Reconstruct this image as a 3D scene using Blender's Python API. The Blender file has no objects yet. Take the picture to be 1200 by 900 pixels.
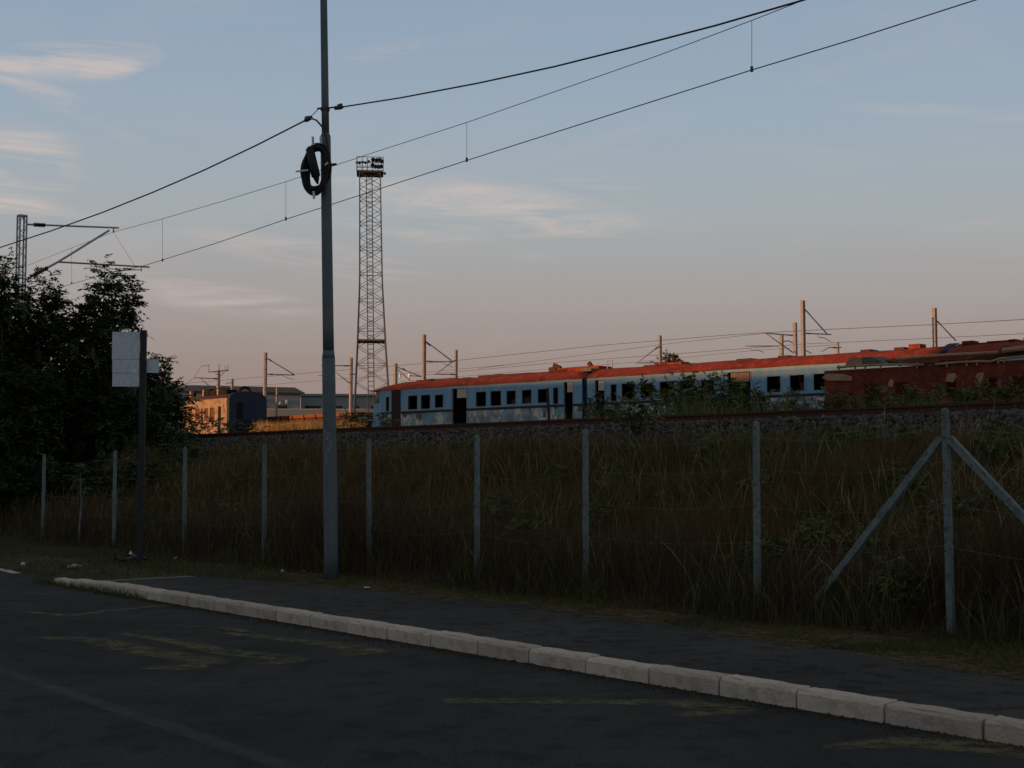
import bpy, math, random
import numpy as np
from mathutils import Vector

# ------------------------------------------------------------------ camera, sky, sun, exposure
F, CAMZ = 1600.0, 1.7
TH = math.atan(102 / F)                       # camera pitched up a little
SUN_EL, SUN_XY = math.radians(3.0), (-0.90, -0.436)
SKY_STRENGTH, SUN_STRENGTH, EXPOSURE = 0.10, 4.0, 0.0

sc = bpy.context.scene
col = sc.collection
cam_d = bpy.data.cameras.new('camera'); cam = bpy.data.objects.new('camera', cam_d); col.objects.link(cam)
cam_d.sensor_width = 36; cam_d.lens = 36 * F / 1200; cam_d.clip_end = 8000; cam_d.clip_start = 0.05
cam.location = (0, 0, CAMZ); cam.rotation_euler = (math.pi / 2 + TH, 0, 0)
sc.camera = cam
sc.cycles.max_bounces = 5; sc.cycles.diffuse_bounces = 3; sc.cycles.glossy_bounces = 2; sc.cycles.transparent_max_bounces = 6
sc.view_settings.view_transform = 'Standard'; sc.view_settings.look = 'None'
sc.view_settings.exposure = EXPOSURE; sc.view_settings.gamma = 1; sc.view_settings.use_curve_mapping = False

world = bpy.data.worlds.new('World'); sc.world = world; world.use_nodes = True
wn, wl = world.node_tree.nodes, world.node_tree.links
wn.clear()
def W(t, **k):
    n = wn.new(t)
    for a, b in k.items(): setattr(n, a, b)
    return n
out = W('ShaderNodeOutputWorld'); bg = W('ShaderNodeBackground'); wl.new(bg.outputs[0], out.inputs[0])
sky = W('ShaderNodeTexSky', sky_type='NISHITA'); sky.sun_disc = False
sky.sun_elevation = SUN_EL; sky.sun_rotation = math.atan2(SUN_XY[0], SUN_XY[1]) % (2 * math.pi)
sky.dust_density = 2.0; sky.ozone_density = 1.5; sky.air_density = 1.0
tc = W('ShaderNodeTexCoord'); sep = W('ShaderNodeSeparateXYZ'); wl.new(tc.outputs['Generated'], sep.inputs[0])
ramp = W('ShaderNodeValToRGB')                # dusk air by height above the horizon, the same all the way round
mapr = W('ShaderNodeMapRange'); mapr.inputs[1].default_value = 0.0; mapr.inputs[2].default_value = 1.0
wl.new(sep.outputs[2], mapr.inputs[0]); wl.new(mapr.outputs[0], ramp.inputs[0])
els = ramp.color_ramp.elements
SKYCOLS = [(0.0, (0.310, 0.225, 0.200)), (0.076, (0.355, 0.275, 0.252)), (0.126, (0.395, 0.358, 0.345)), (0.187, (0.392, 0.430, 0.455)),
           (0.247, (0.350, 0.430, 0.512)), (0.332, (0.295, 0.388, 0.512)), (0.50, (0.210, 0.240, 0.275)), (1.0, (0.140, 0.138, 0.132))]
els[0].position, els[1].position = 0.0, 1.0
for p, c in SKYCOLS[1:-1]: els.new(p)
for e, (p, c) in zip(sorted(els, key=lambda e: e.position), SKYCOLS): e.position = p; e.color = c + (1,)
# thin streaky clouds in direction space
def wnode_map(scale, loc=(0, 0, 0), rot=(0, 0, 0)):
    m = W('ShaderNodeMapping'); m.inputs['Scale'].default_value = scale; m.inputs['Location'].default_value = loc
    m.inputs['Rotation'].default_value = rot
    wl.new(tc.outputs['Generated'], m.inputs[0]); return m
def wmath(op, a, b=None, clamp=False):
    m = W('ShaderNodeMath', operation=op); m.use_clamp = clamp
    for i, v in enumerate((a, b)):
        if v is None: continue
        if isinstance(v, (int, float)): m.inputs[i].default_value = v
        else: wl.new(v, m.inputs[i])
    return m.outputs[0]
mp = wnode_map((3.0, 3.0, 11.0), (2.3, 0.4, 1.7), (0.0, math.radians(-9), 0))
nz = W('ShaderNodeTexNoise'); nz.inputs['Scale'].default_value = 1.6; nz.inputs['Detail'].default_value = 7
nz.inputs['Roughness'].default_value = 0.62; nz.inputs['Distortion'].default_value = 0.9
wl.new(mp.outputs[0], nz.inputs['Vector'])
mr = W('ShaderNodeMapRange'); mr.inputs[1].default_value = 0.50; mr.inputs[2].default_value = 0.80
wl.new(nz.outputs['Fac'], mr.inputs[0])
fine = W('ShaderNodeTexNoise'); fine.inputs['Scale'].default_value = 5; fine.inputs['Detail'].default_value = 9; fine.inputs['Roughness'].default_value = .68; fine.inputs['Distortion'].default_value = .8
fmp = wnode_map((1.6, 1.6, 13.0), (0.3, 0, 0), (0, math.radians(-9), 0)); wl.new(fmp.outputs[0], fine.inputs['Vector'])
finer = W('ShaderNodeMapRange'); finer.inputs[1].default_value = 0.42; finer.inputs[2].default_value = 0.66; wl.new(fine.outputs['Fac'], finer.inputs[0])
def pix_dir(u, v):
    a, b = (u - 600) / F, (450 - v) / F
    r = Vector((a, math.cos(TH) - b * math.sin(TH), math.sin(TH) + b * math.cos(TH))); r.normalize(); return r
def streak(u, v, ru, rv, ang):
    """a wisp of cirrus in its own direction of the sky: an elongated soft mask"""
    c = pix_dir(u, v); e1 = Vector((0, 0, 1)).cross(c).normalized() * -1; e2 = e1.cross(c) * -1
    a = math.radians(ang); t1 = e1 * math.cos(a) + e2 * math.sin(a); t2 = e2 * math.cos(a) - e1 * math.sin(a)
    o = []
    for t, r in ((t1, ru / F), (t2, rv / F)):
        d = W('ShaderNodeVectorMath', operation='DOT_PRODUCT'); wl.new(tc.outputs['Generated'], d.inputs[0]); d.inputs[1].default_value = t / r
        o.append(wmath('POWER', wmath('ABSOLUTE', wmath('SUBTRACT', d.outputs['Value'], t.dot(c) / r)), 2))
    front = W('ShaderNodeVectorMath', operation='DOT_PRODUCT'); wl.new(tc.outputs['Generated'], front.inputs[0]); front.inputs[1].default_value = c
    g = wmath('SUBTRACT', 1.0, wmath('ADD', o[0], o[1]), True)
    return wmath('MULTIPLY', g, wmath('GREATER_THAN', front.outputs['Value'], 0))
acc = wmath('MULTIPLY', mr.outputs[0], 0.16)
for (u, v, ru, rv, ang, k) in [(70, 72, 120, 24, -9, .95), (130, 82, 40, 14, -14, .6), (15, 195, 80, 60, -10, .95), (20, 245, 120, 18, 4, .5), (570, 240, 220, 36, 9, .85), (470, 262, 120, 16, 6, .5), (260, 350, 130, 24, 8, .6),
                               (440, 62, 80, 12, -14, .45), (70, 118, 110, 16, 24, .45), (360, 300, 170, 22, 8, .5), (560, 290, 110, 12, 8, .4), (1130, 132, 170, 10, 8, .25), (700, 213, 70, 10, 4, .4)]:
    acc = wmath('ADD', acc, wmath('MULTIPLY', wmath('MULTIPLY', streak(u, v, ru, rv, ang), finer.outputs[0]), k * 1.0))
acc = wmath('MINIMUM', acc, 0.75)
fade = W('ShaderNodeMapRange'); fade.inputs[1].default_value = 0.03; fade.inputs[2].default_value = 0.14; wl.new(sep.outputs[2], fade.inputs[0])
acc = wmath('MULTIPLY', acc, fade.outputs[0])
def wmix(a, b, fac):
    m = W('ShaderNodeMix', data_type='RGBA')
    if isinstance(fac, float): m.inputs[0].default_value = fac
    else: wl.new(fac, m.inputs[0])
    for i, v in ((6, a), (7, b)):
        if isinstance(v, tuple): m.inputs[i].default_value = v + (1,)
        else: wl.new(v, m.inputs[i])
    return m.outputs[2]
scaled = W('ShaderNodeVectorMath', operation='SCALE'); wl.new(ramp.outputs[0], scaled.inputs[0]); scaled.inputs['Scale'].default_value = 1 / SKY_STRENGTH
base = wmix(scaled.outputs[0], sky.outputs[0], 0.08)
cl = wmix(base, (6.1, 5.2, 4.75), acc)
wl.new(cl, bg.inputs[0]); bg.inputs[1].default_value = SKY_STRENGTH

sun_d = bpy.data.lights.new('sun', 'SUN'); sun = bpy.data.objects.new('sun', sun_d); col.objects.link(sun)
sun_d.energy = SUN_STRENGTH; sun_d.angle = math.radians(0.5); sun_d.color = (1.0, 0.46, 0.17)
_s = Vector((SUN_XY[0] * math.cos(SUN_EL), SUN_XY[1] * math.cos(SUN_EL), math.sin(SUN_EL)))
sun.rotation_euler = _s.to_track_quat('Z', 'Y').to_euler()

# ------------------------------------------------------------------ helpers
rng = np.random.default_rng(7); random.seed(7)
def ray(u, v):
    a, b = (u - 600) / F, (450 - v) / F
    return Vector((a, math.cos(TH) - b * math.sin(TH), math.sin(TH) + b * math.cos(TH)))
def at(u, v, Y):
    r = ray(u, v); k = Y / r.y
    return Vector((r.x * k, Y, CAMZ + r.z * k))
def ground_at(u, v, z=0.0):
    r = ray(u, v); k = (z - CAMZ) / r.z
    return Vector((r.x * k, r.y * k, z))
def on_plane(N, t, u, v):
    r = ray(u, v); k = t / (N[0] * r.x + N[1] * r.y)
    return Vector((r.x * k, r.y * k, CAMZ + r.z * k))
class Frame:
    """a straight line along the ground: direction d (away to the left), n across it (away from the camera)"""
    def __init__(s, vp, u, Y):
        d = Vector(((vp - 600) / F, 1.0)); d.normalize(); s.d = d; s.n = Vector((d.y, -d.x))
        p = at(u, 552, Y); s.t = s.n.x * p.x + s.n.y * p.y; s.rz = math.atan2(d.y, d.x)
    def P(s, a, t, z): return Vector((s.d.x * a + s.n.x * t, s.d.y * a + s.n.y * t, z))
    def hit(s, u, v=552, dt=0): return on_plane(s.n, s.t + dt, u, v)
    def s_at(s, u, v=552, dt=0):
        p = s.hit(u, v, dt); return p.x * s.d.x + p.y * s.d.y
    def st(s, x, y): return x * s.d.x + y * s.d.y, x * s.n.x + y * s.n.y
ROAD = Frame(-719, 1150, 8.75)       # kerb face
RAIL = Frame(-850, 1109, 22.0)       # near rail
TRAIN = Frame(-1100, 430, 85.0)      # near side of the blue train
FENCE_T = 11.55

def material(name, c1, c2=None, scale=4.0, rough=0.85, bump=0.0, bscale=None, c3=None, thr=(0.35, 0.65), metal=0.0, island=None, detail=6, stretch=None, spec=0.3):
    m = bpy.data.materials.new(name); m.use_nodes = True
    n, l = m.node_tree.nodes, m.node_tree.links
    b = n['Principled BSDF']; b.inputs['Roughness'].default_value = rough; b.inputs['Metallic'].default_value = metal
    b.inputs['Specular IOR Level'].default_value = spec
    if c2 is None: c2 = tuple(x * 0.8 for x in c1)
    t = n.new('ShaderNodeTexCoord'); vec = t.outputs['Object']
    if stretch:
        mp_ = n.new('ShaderNodeMapping'); mp_.inputs['Scale'].default_value = stretch; l.new(vec, mp_.inputs[0]); vec = mp_.outputs[0]
    no = n.new('ShaderNodeTexNoise'); no.inputs['Scale'].default_value = scale; no.inputs['Detail'].default_value = detail
    no.inputs['Roughness'].default_value = 0.65; l.new(vec, no.inputs['Vector'])
    rp = n.new('ShaderNodeValToRGB'); e = rp.color_ramp.elements
    e[0].position, e[1].position = thr; e[0].color = c1 + (1,); e[1].color = c2 + (1,)
    l.new(no.outputs['Fac'], rp.inputs[0]); cout = rp.outputs[0]
    if c3:
        n3 = n.new('ShaderNodeTexNoise'); n3.inputs['Scale'].default_value = scale * 3.7; n3.inputs['Detail'].default_value = 4; l.new(vec, n3.inputs['Vector'])
        r3 = n.new('ShaderNodeMapRange'); r3.inputs[1].default_value = 0.52; r3.inputs[2].default_value = 0.64; l.new(n3.outputs['Fac'], r3.inputs[0])
        mx = n.new('ShaderNodeMix'); mx.data_type = 'RGBA'; l.new(r3.outputs[0], mx.inputs[0]); l.new(cout, mx.inputs[6]); mx.inputs[7].default_value = c3 + (1,)
        cout = mx.outputs[2]
    if island:                         # a colour of its own for every leaf or blade
        g = n.new('ShaderNodeNewGeometry'); ri = n.new('ShaderNodeValToRGB'); ri.color_ramp.interpolation = 'LINEAR'
        ee = ri.color_ramp.elements; ee[0].color = island[0] + (1,); ee[-1].color = island[-1] + (1,)
        for k, c in enumerate(island[1:-1]): x = ee.new((k + 1) / (len(island) - 1)); x.color = c + (1,)
        l.new(g.outputs['Random Per Island'], ri.inputs[0])
        mx = n.new('ShaderNodeMix'); mx.data_type = 'RGBA'; mx.inputs[0].default_value = 0.6; l.new(cout, mx.inputs[6]); l.new(ri.outputs[0], mx.inputs[7]); cout = mx.outputs[2]
    l.new(cout, b.inputs['Base Color'])
    if bump:
        nb = n.new('ShaderNodeTexNoise'); nb.inputs['Scale'].default_value = bscale or scale * 6; nb.inputs['Detail'].default_value = 5; l.new(t.outputs['Object'], nb.inputs['Vector'])
        bp = n.new('ShaderNodeBump'); bp.inputs['Strength'].default_value = bump; bp.inputs['Distance'].default_value = 0.02
        l.new(nb.outputs['Fac'], bp.inputs['Height']); l.new(bp.outputs[0], b.inputs['Normal'])
    return m
M = {}
M['ground'] = material('soil', (.055, .042, .026), (.035, .034, .016), 1.1, .95, .6, 20, (.075, .060, .035))
M['asphalt'] = material('asphalt', (.042, .044, .043), (.056, .058, .056), .8, .95, .5, 120, (.035, .038, .037), spec=.08)
M['pavement'] = material('pavement_asphalt', (.054, .051, .047), (.068, .064, .059), 1.2, .95, .5, 90, (.036, .035, .033), spec=.1)
M['kerb'] = material('kerb_concrete', (.52, .435, .355), (.60, .51, .42), 2.2, .9, .5, 40, (.46, .37, .29))
def aggregate(m, crack, sc_=38):
    n, l = m.node_tree.nodes, m.node_tree.links; b = n['Principled BSDF']; src = b.inputs['Base Color'].links[0].from_socket; t = n.new('ShaderNodeTexCoord')
    no = n.new('ShaderNodeTexNoise'); no.inputs['Scale'].default_value = sc_; no.inputs['Detail'].default_value = 3; no.inputs['Roughness'].default_value = .8; l.new(t.outputs['Object'], no.inputs['Vector'])
    r = n.new('ShaderNodeMapRange'); r.inputs[1].default_value = .3; r.inputs[2].default_value = .7; r.inputs[3].default_value = .55; r.inputs[4].default_value = 1.5; l.new(no.outputs['Fac'], r.inputs[0])
    big = n.new('ShaderNodeTexNoise'); big.inputs['Scale'].default_value = .35; big.inputs['Detail'].default_value = 5; l.new(t.outputs['Object'], big.inputs['Vector'])
    rb = n.new('ShaderNodeMapRange'); rb.inputs[1].default_value = .35; rb.inputs[2].default_value = .65; rb.inputs[3].default_value = .8; rb.inputs[4].default_value = 1.2; l.new(big.outputs['Fac'], rb.inputs[0])
    d = n.new('ShaderNodeTexNoise'); d.inputs['Scale'].default_value = 1.3; d.inputs['Detail'].default_value = 5; l.new(t.outputs['Object'], d.inputs['Vector'])
    mv = n.new('ShaderNodeMix'); mv.data_type = 'VECTOR'; mv.inputs[0].default_value = .3; l.new(t.outputs['Object'], mv.inputs[4]); l.new(d.outputs['Color'], mv.inputs[5])
    vo = n.new('ShaderNodeTexVoronoi'); vo.feature = 'DISTANCE_TO_EDGE'; vo.inputs['Scale'].default_value = crack; l.new(mv.outputs[1], vo.inputs['Vector'])
    rc = n.new('ShaderNodeMapRange'); rc.inputs[1].default_value = .0; rc.inputs[2].default_value = .006; rc.inputs[3].default_value = .85; rc.inputs[4].default_value = 1; l.new(vo.outputs['Distance'], rc.inputs[0])
    m1 = n.new('ShaderNodeMath'); m1.operation = 'MULTIPLY'; l.new(r.outputs[0], m1.inputs[0]); l.new(rb.outputs[0], m1.inputs[1])
    m2 = n.new('ShaderNodeMath'); m2.operation = 'MULTIPLY'; l.new(m1.outputs[0], m2.inputs[0]); l.new(rc.outputs[0], m2.inputs[1])
    sc3 = n.new('ShaderNodeVectorMath'); sc3.operation = 'SCALE'; l.new(src, sc3.inputs[0]); l.new(m2.outputs[0], sc3.inputs['Scale']); l.new(sc3.outputs[0], b.inputs['Base Color'])
aggregate(M['asphalt'], .33); aggregate(M['pavement'], .5)
def per_stone(m):                      # every kerb stone its own tone, with stains
    n, l = m.node_tree.nodes, m.node_tree.links; b = n['Principled BSDF']; src = b.inputs['Base Color'].links[0].from_socket
    oi = n.new('ShaderNodeObjectInfo'); r = n.new('ShaderNodeMapRange'); r.inputs[3].default_value = .80; r.inputs[4].default_value = 1.08; l.new(oi.outputs['Random'], r.inputs[0])
    g = n.new('ShaderNodeNewGeometry'); no = n.new('ShaderNodeTexNoise'); no.inputs['Scale'].default_value = 2.6; no.inputs['Detail'].default_value = 10; no.inputs['Roughness'].default_value = .72; l.new(g.outputs['Position'], no.inputs['Vector'])
    rs = n.new('ShaderNodeMapRange'); rs.inputs[1].default_value = .52; rs.inputs[2].default_value = .70; rs.inputs[3].default_value = 1.0; rs.inputs[4].default_value = .6; l.new(no.outputs['Fac'], rs.inputs[0])
    mu = n.new('ShaderNodeMath'); mu.operation = 'MULTIPLY'; l.new(r.outputs[0], mu.inputs[0]); l.new(rs.outputs[0], mu.inputs[1])
    sc3 = n.new('ShaderNodeVectorMath'); sc3.operation = 'SCALE'; l.new(src, sc3.inputs[0]); l.new(mu.outputs[0], sc3.inputs['Scale']); l.new(sc3.outputs[0], b.inputs['Base Color'])
per_stone(M['kerb'])
M['conc'] = material('post_concrete', (.13, .165, .16), (.20, .235, .23), 5, .9, .4, 50, (.11, .13, .12))
M['galv'] = material('galvanised_steel', (.10, .135, .14), (.135, .17, .175), 3, .65, .1, 30, (.12, .14, .14), metal=.15)
M['paintflake'] = material('pale_paint', (.22, .25, .26), (.17, .20, .21), 6, .8)
M['black'] = material('black_rubber', (.012, .012, .014), (.02, .02, .022), 9, .6)
M['cable'] = material('cable_sheath', (.04, .04, .045), (.055, .055, .06), 9, .7)
M['wire'] = material('copper_wire', (.10, .085, .08), (.08, .07, .068), 9, .6)
M['tie'] = material('white_plastic', (.80, .80, .78), (.72, .72, .70), 8, .5)
M['insul'] = material('brown_porcelain', (.035, .018, .014), (.05, .025, .02), 8, .35)
M['clamp'] = material('clamp_metal', (.06, .045, .045), (.09, .07, .07), 20, .6)
M['sign'] = material('sign_back', (.55, .60, .65), (.63, .67, .71), 3, .55, c3=(.50, .54, .58))
M['darkpost'] = material('dark_painted_steel', (.020, .020, .024), (.030, .030, .034), 5, .6)
M['rail'] = material('rusty_rail', (.060, .026, .016), (.085, .036, .022), 6, .85, .3, 50)
M['sleeper'] = material('old_sleeper', (.06, .045, .035), (.085, .07, .06), 6, .95, .3, 30)
M['stone'] = material('ballast_stone', (.09, .083, .074), (.045, .038, .03), .8, .95, island=[(.022, .019, .016), (.065, .058, .05), (.17, .16, .145), (.038, .032, .025)])
M['bluepaint'] = material('faded_blue_paint', (.15, .32, .47), (.21, .38, .52), .9, .6, c3=(.25, .36, .43), stretch=(1, 1, .35))
M['redroof'] = material('red_roof_rust', (.26, .036, .018), (.12, .022, .015), .8, .9, .5, 12, (.28, .055, .025))
M['rustskirt'] = material('rust_skirt', (.10, .042, .026), (.06, .030, .020), 2, .9, .3, 14)
M['belt'] = material('dark_belt', (.022, .018, .020), (.035, .026, .024), 3, .7)
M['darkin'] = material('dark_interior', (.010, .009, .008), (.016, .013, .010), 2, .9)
M['darkdoor'] = material('dark_brown_door', (.045, .020, .014), (.025, .016, .014), 2, .8)
M['cream'] = material('cream_panel', (.58, .46, .36), (.48, .40, .34), 3, .8)
M['bellows'] = material('blue_gangway', (.022, .045, .10), (.016, .030, .07), 4, .8)
M['wheel'] = material('wheel_steel', (.04, .03, .025), (.06, .04, .03), 6, .8)
M['carside'] = material('weathered_cream_side', (.28, .19, .12), (.38, .29, .20), 1.2, .7, c3=(.20, .10, .06), stretch=(1, 1, .5))
M['endblue'] = material('dark_blue_end', (.010, .028, .045), (.016, .036, .055), 2, .6)
M['enddoor'] = material('blue_end_door', (.008, .022, .07), (.010, .020, .05), 3, .5)
M['rustpanel'] = material('rusty_window_panel', (.16, .07, .035), (.11, .05, .03), 3, .85)
M['burnt'] = material('burnt_red_side', (.17, .030, .016), (.10, .022, .014), 1.1, .9, .5, 9, (.21, .045, .020))
M['tan'] = material('scorched_tan_metal', (.42, .27, .15), (.30, .18, .11), 3, .85, .3, 20)
M['greenmetal'] = material('grey_green_metal', (.08, .10, .085), (.13, .13, .10), 3, .8)
M['wagon'] = material('rusty_wagon', (.26, .085, .035), (.18, .06, .03), 2, .85)
M['mast'] = material('mast_steel', (.26, .25, .25), (.33, .31, .30), 3, .7, c3=(.22, .20, .19))
M['lattice'] = material('lattice_steel', (.34, .34, .35), (.40, .40, .41), 3, .7)
M['tower'] = material('tower_steel', (.062, .078, .092), (.080, .098, .112), 1, .75)
M['lamp'] = material('floodlight_housing', (.03, .03, .035), (.045, .045, .05), 3, .5)
M['hallwall'] = material('hall_wall', (.25, .26, .27), (.30, .31, .31), .3, .9)
M['hallroof'] = material('hall_roof', (.075, .062, .060), (.095, .08, .075), .6, .9)
M['bluewall'] = material('blue_grey_fence', (.12, .16, .19), (.15, .19, .21), .3, .9)
M['glass'] = material('dark_glass', (.012, .014, .016), (.02, .022, .024), 1, .15)
M['white'] = material('glint_white', (.80, .78, .74), (.72, .70, .66), 1, .7)  # white of the added plates that imitate sun glints
M['bark'] = material('bark', (.05, .038, .028), (.035, .028, .020), 8, .95, .4, 30)
M['leaf'] = material('leaf', (.045, .075, .022), (.03, .055, .018), 2, .6, island=[(.012, .024, .008), (.026, .045, .013), (.045, .068, .018), (.018, .032, .010)])
M['shrubleaf'] = material('shrub_leaf', (.055, .085, .02), (.04, .065, .018), 2, .65, island=[(.045, .066, .014), (.11, .13, .03), (.16, .16, .04), (.07, .09, .02)])
M['tallgrass'] = material('tall_dry_grass', (.19, .095, .036), (.085, .070, .022), .55, .9, island=[(.035, .022, .011), (.13, .072, .030), (.075, .068, .018), (.20, .140, .058), (.075, .044, .018)])
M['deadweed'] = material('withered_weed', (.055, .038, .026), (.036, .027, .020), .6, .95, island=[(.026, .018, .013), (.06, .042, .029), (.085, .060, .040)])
M['greengrass'] = material('green_weeds', (.05, .07, .018), (.06, .06, .02), .5, .85, island=[(.035, .055, .011), (.08, .095, .02), (.12, .105, .03)])
M['straw'] = material('straw', (.20, .15, .075), (.15, .11, .055), 1, .9, island=[(.12, .085, .045), (.24, .18, .09), (.10, .08, .035), (.06, .065, .02)])
M['stalk'] = material('pale_stalk', (.22, .17, .09), (.16, .12, .06), 2, .9, island=[(.16, .11, .05), (.34, .26, .13), (.20, .17, .07)])
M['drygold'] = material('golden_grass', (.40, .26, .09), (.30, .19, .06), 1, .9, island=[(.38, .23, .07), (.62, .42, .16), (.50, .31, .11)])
M['litter'] = material('white_litter', (.70, .71, .72), (.5, .52, .55), 12, .6)
M['bag'] = material('black_bag', (.012, .012, .014), (.02, .02, .022), 5, .35)

def paint(name, c, cover, scale):
    """road paint worn through in patches: shader mixed with transparency"""
    m = material(name, c, tuple(x * .8 for x in c), 5, .9)
    n, l = m.node_tree.nodes, m.node_tree.links
    b = n['Principled BSDF']; o = n['Material Output']
    t = n.new('ShaderNodeTexCoord'); no = n.new('ShaderNodeTexNoise'); no.inputs['Scale'].default_value = scale; no.inputs['Detail'].default_value = 9; no.inputs['Roughness'].default_value = .75
    l.new(t.outputs['Object'], no.inputs['Vector'])
    r = n.new('ShaderNodeMapRange'); r.inputs[1].default_value = cover[0]; r.inputs[2].default_value = cover[1]; r.inputs[4].default_value = cover[2]; l.new(no.outputs['Fac'], r.inputs[0])
    at_ = n.new('ShaderNodeAttribute'); at_.attribute_name = 'wear'
    mu = n.new('ShaderNodeMath'); mu.operation = 'MULTIPLY'; l.new(r.outputs[0], mu.inputs[0]); l.new(at_.outputs['Fac'], mu.inputs[1])
    tr = n.new('ShaderNodeBsdfTransparent'); mx = n.new('ShaderNodeMixShader')
    l.new(mu.outputs[0], mx.inputs[0]); l.new(tr.outputs[0], mx.inputs[1]); l.new(b.outputs[0], mx.inputs[2]); l.new(mx.outputs[0], o.inputs[0])
    return m
M['yellow'] = paint('worn_yellow_paint', (.16, .135, .065), (.40, .58, .9), 5.0)
M['whiteline'] = paint('worn_white_paint', (.14, .155, .152), (.30, .68, .55), 3.0)

def graffiti():
    m = bpy.data.materials.new('sprayed_panel'); m.use_nodes = True
    n, l = m.node_tree.nodes, m.node_tree.links; b = n['Principled BSDF']; b.inputs['Roughness'].default_value = .7
    t = n.new('ShaderNodeTexCoord'); no = n.new('ShaderNodeTexNoise'); no.inputs['Scale'].default_value = 1.6; l.new(t.outputs['Object'], no.inputs['Vector'])
    mp_ = n.new('ShaderNodeMapping'); mp_.inputs['Rotation'].default_value = (0, 0, -TRAIN.rz); mp_.inputs['Scale'].default_value = (2.1, .2, .85); l.new(t.outputs['Object'], mp_.inputs[0])
    mv = n.new('ShaderNodeMix'); mv.data_type = 'VECTOR'; mv.inputs[0].default_value = .38; l.new(mp_.outputs[0], mv.inputs[4]); l.new(no.outputs['Color'], mv.inputs[5])
    def vor(feat, sc_):
        x = n.new('ShaderNodeTexVoronoi'); x.feature = feat; x.inputs['Scale'].default_value = sc_; l.new(mv.outputs[1], x.inputs['Vector']); return x
    v1 = vor('F1', 2.7); v2 = vor('DISTANCE_TO_EDGE', 2.7)
    sp_ = n.new('ShaderNodeSeparateColor'); l.new(v1.outputs['Color'], sp_.inputs[0])
    r = n.new('ShaderNodeValToRGB'); r.color_ramp.interpolation = 'CONSTANT'; e = r.color_ramp.elements
    e[0].color = (.50, .49, .44, 1); e[1].position = .34; e[1].color = (.20, .33, .44, 1)
    for p, c in ((.48, (.40, .34, .23, 1)), (.60, (.10, .07, .06, 1)), (.70, (.55, .54, .50, 1)), (.84, (.14, .36, .40, 1)), (.93, (.30, .16, .13, 1))):
        x = e.new(p); x.color = c
    l.new(sp_.outputs[0], r.inputs[0])
    r2 = n.new('ShaderNodeMapRange'); r2.inputs[1].default_value = .03; r2.inputs[2].default_value = .05; l.new(v2.outputs['Distance'], r2.inputs[0])
    mx = n.new('ShaderNodeMix'); mx.data_type = 'RGBA'; l.new(r2.outputs[0], mx.inputs[0]); mx.inputs[6].default_value = (.19, .21, .23, 1); l.new(r.outputs[0], mx.inputs[7])
    ng = n.new('ShaderNodeTexNoise'); ng.inputs['Scale'].default_value = 1.1; ng.inputs['Detail'].default_value = 8; l.new(t.outputs['Object'], ng.inputs['Vector'])
    rg = n.new('ShaderNodeMapRange'); rg.inputs[1].default_value = .42; rg.inputs[2].default_value = .62; l.new(ng.outputs['Fac'], rg.inputs[0])
    mg = n.new('ShaderNodeMix'); mg.data_type = 'RGBA'; l.new(rg.outputs[0], mg.inputs[0]); l.new(mx.outputs[2], mg.inputs[6]); mg.inputs[7].default_value = (.17, .21, .23, 1)
    l.new(mg.outputs[2], b.inputs['Base Color']); return m
M['graffiti'] = graffiti()

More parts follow.
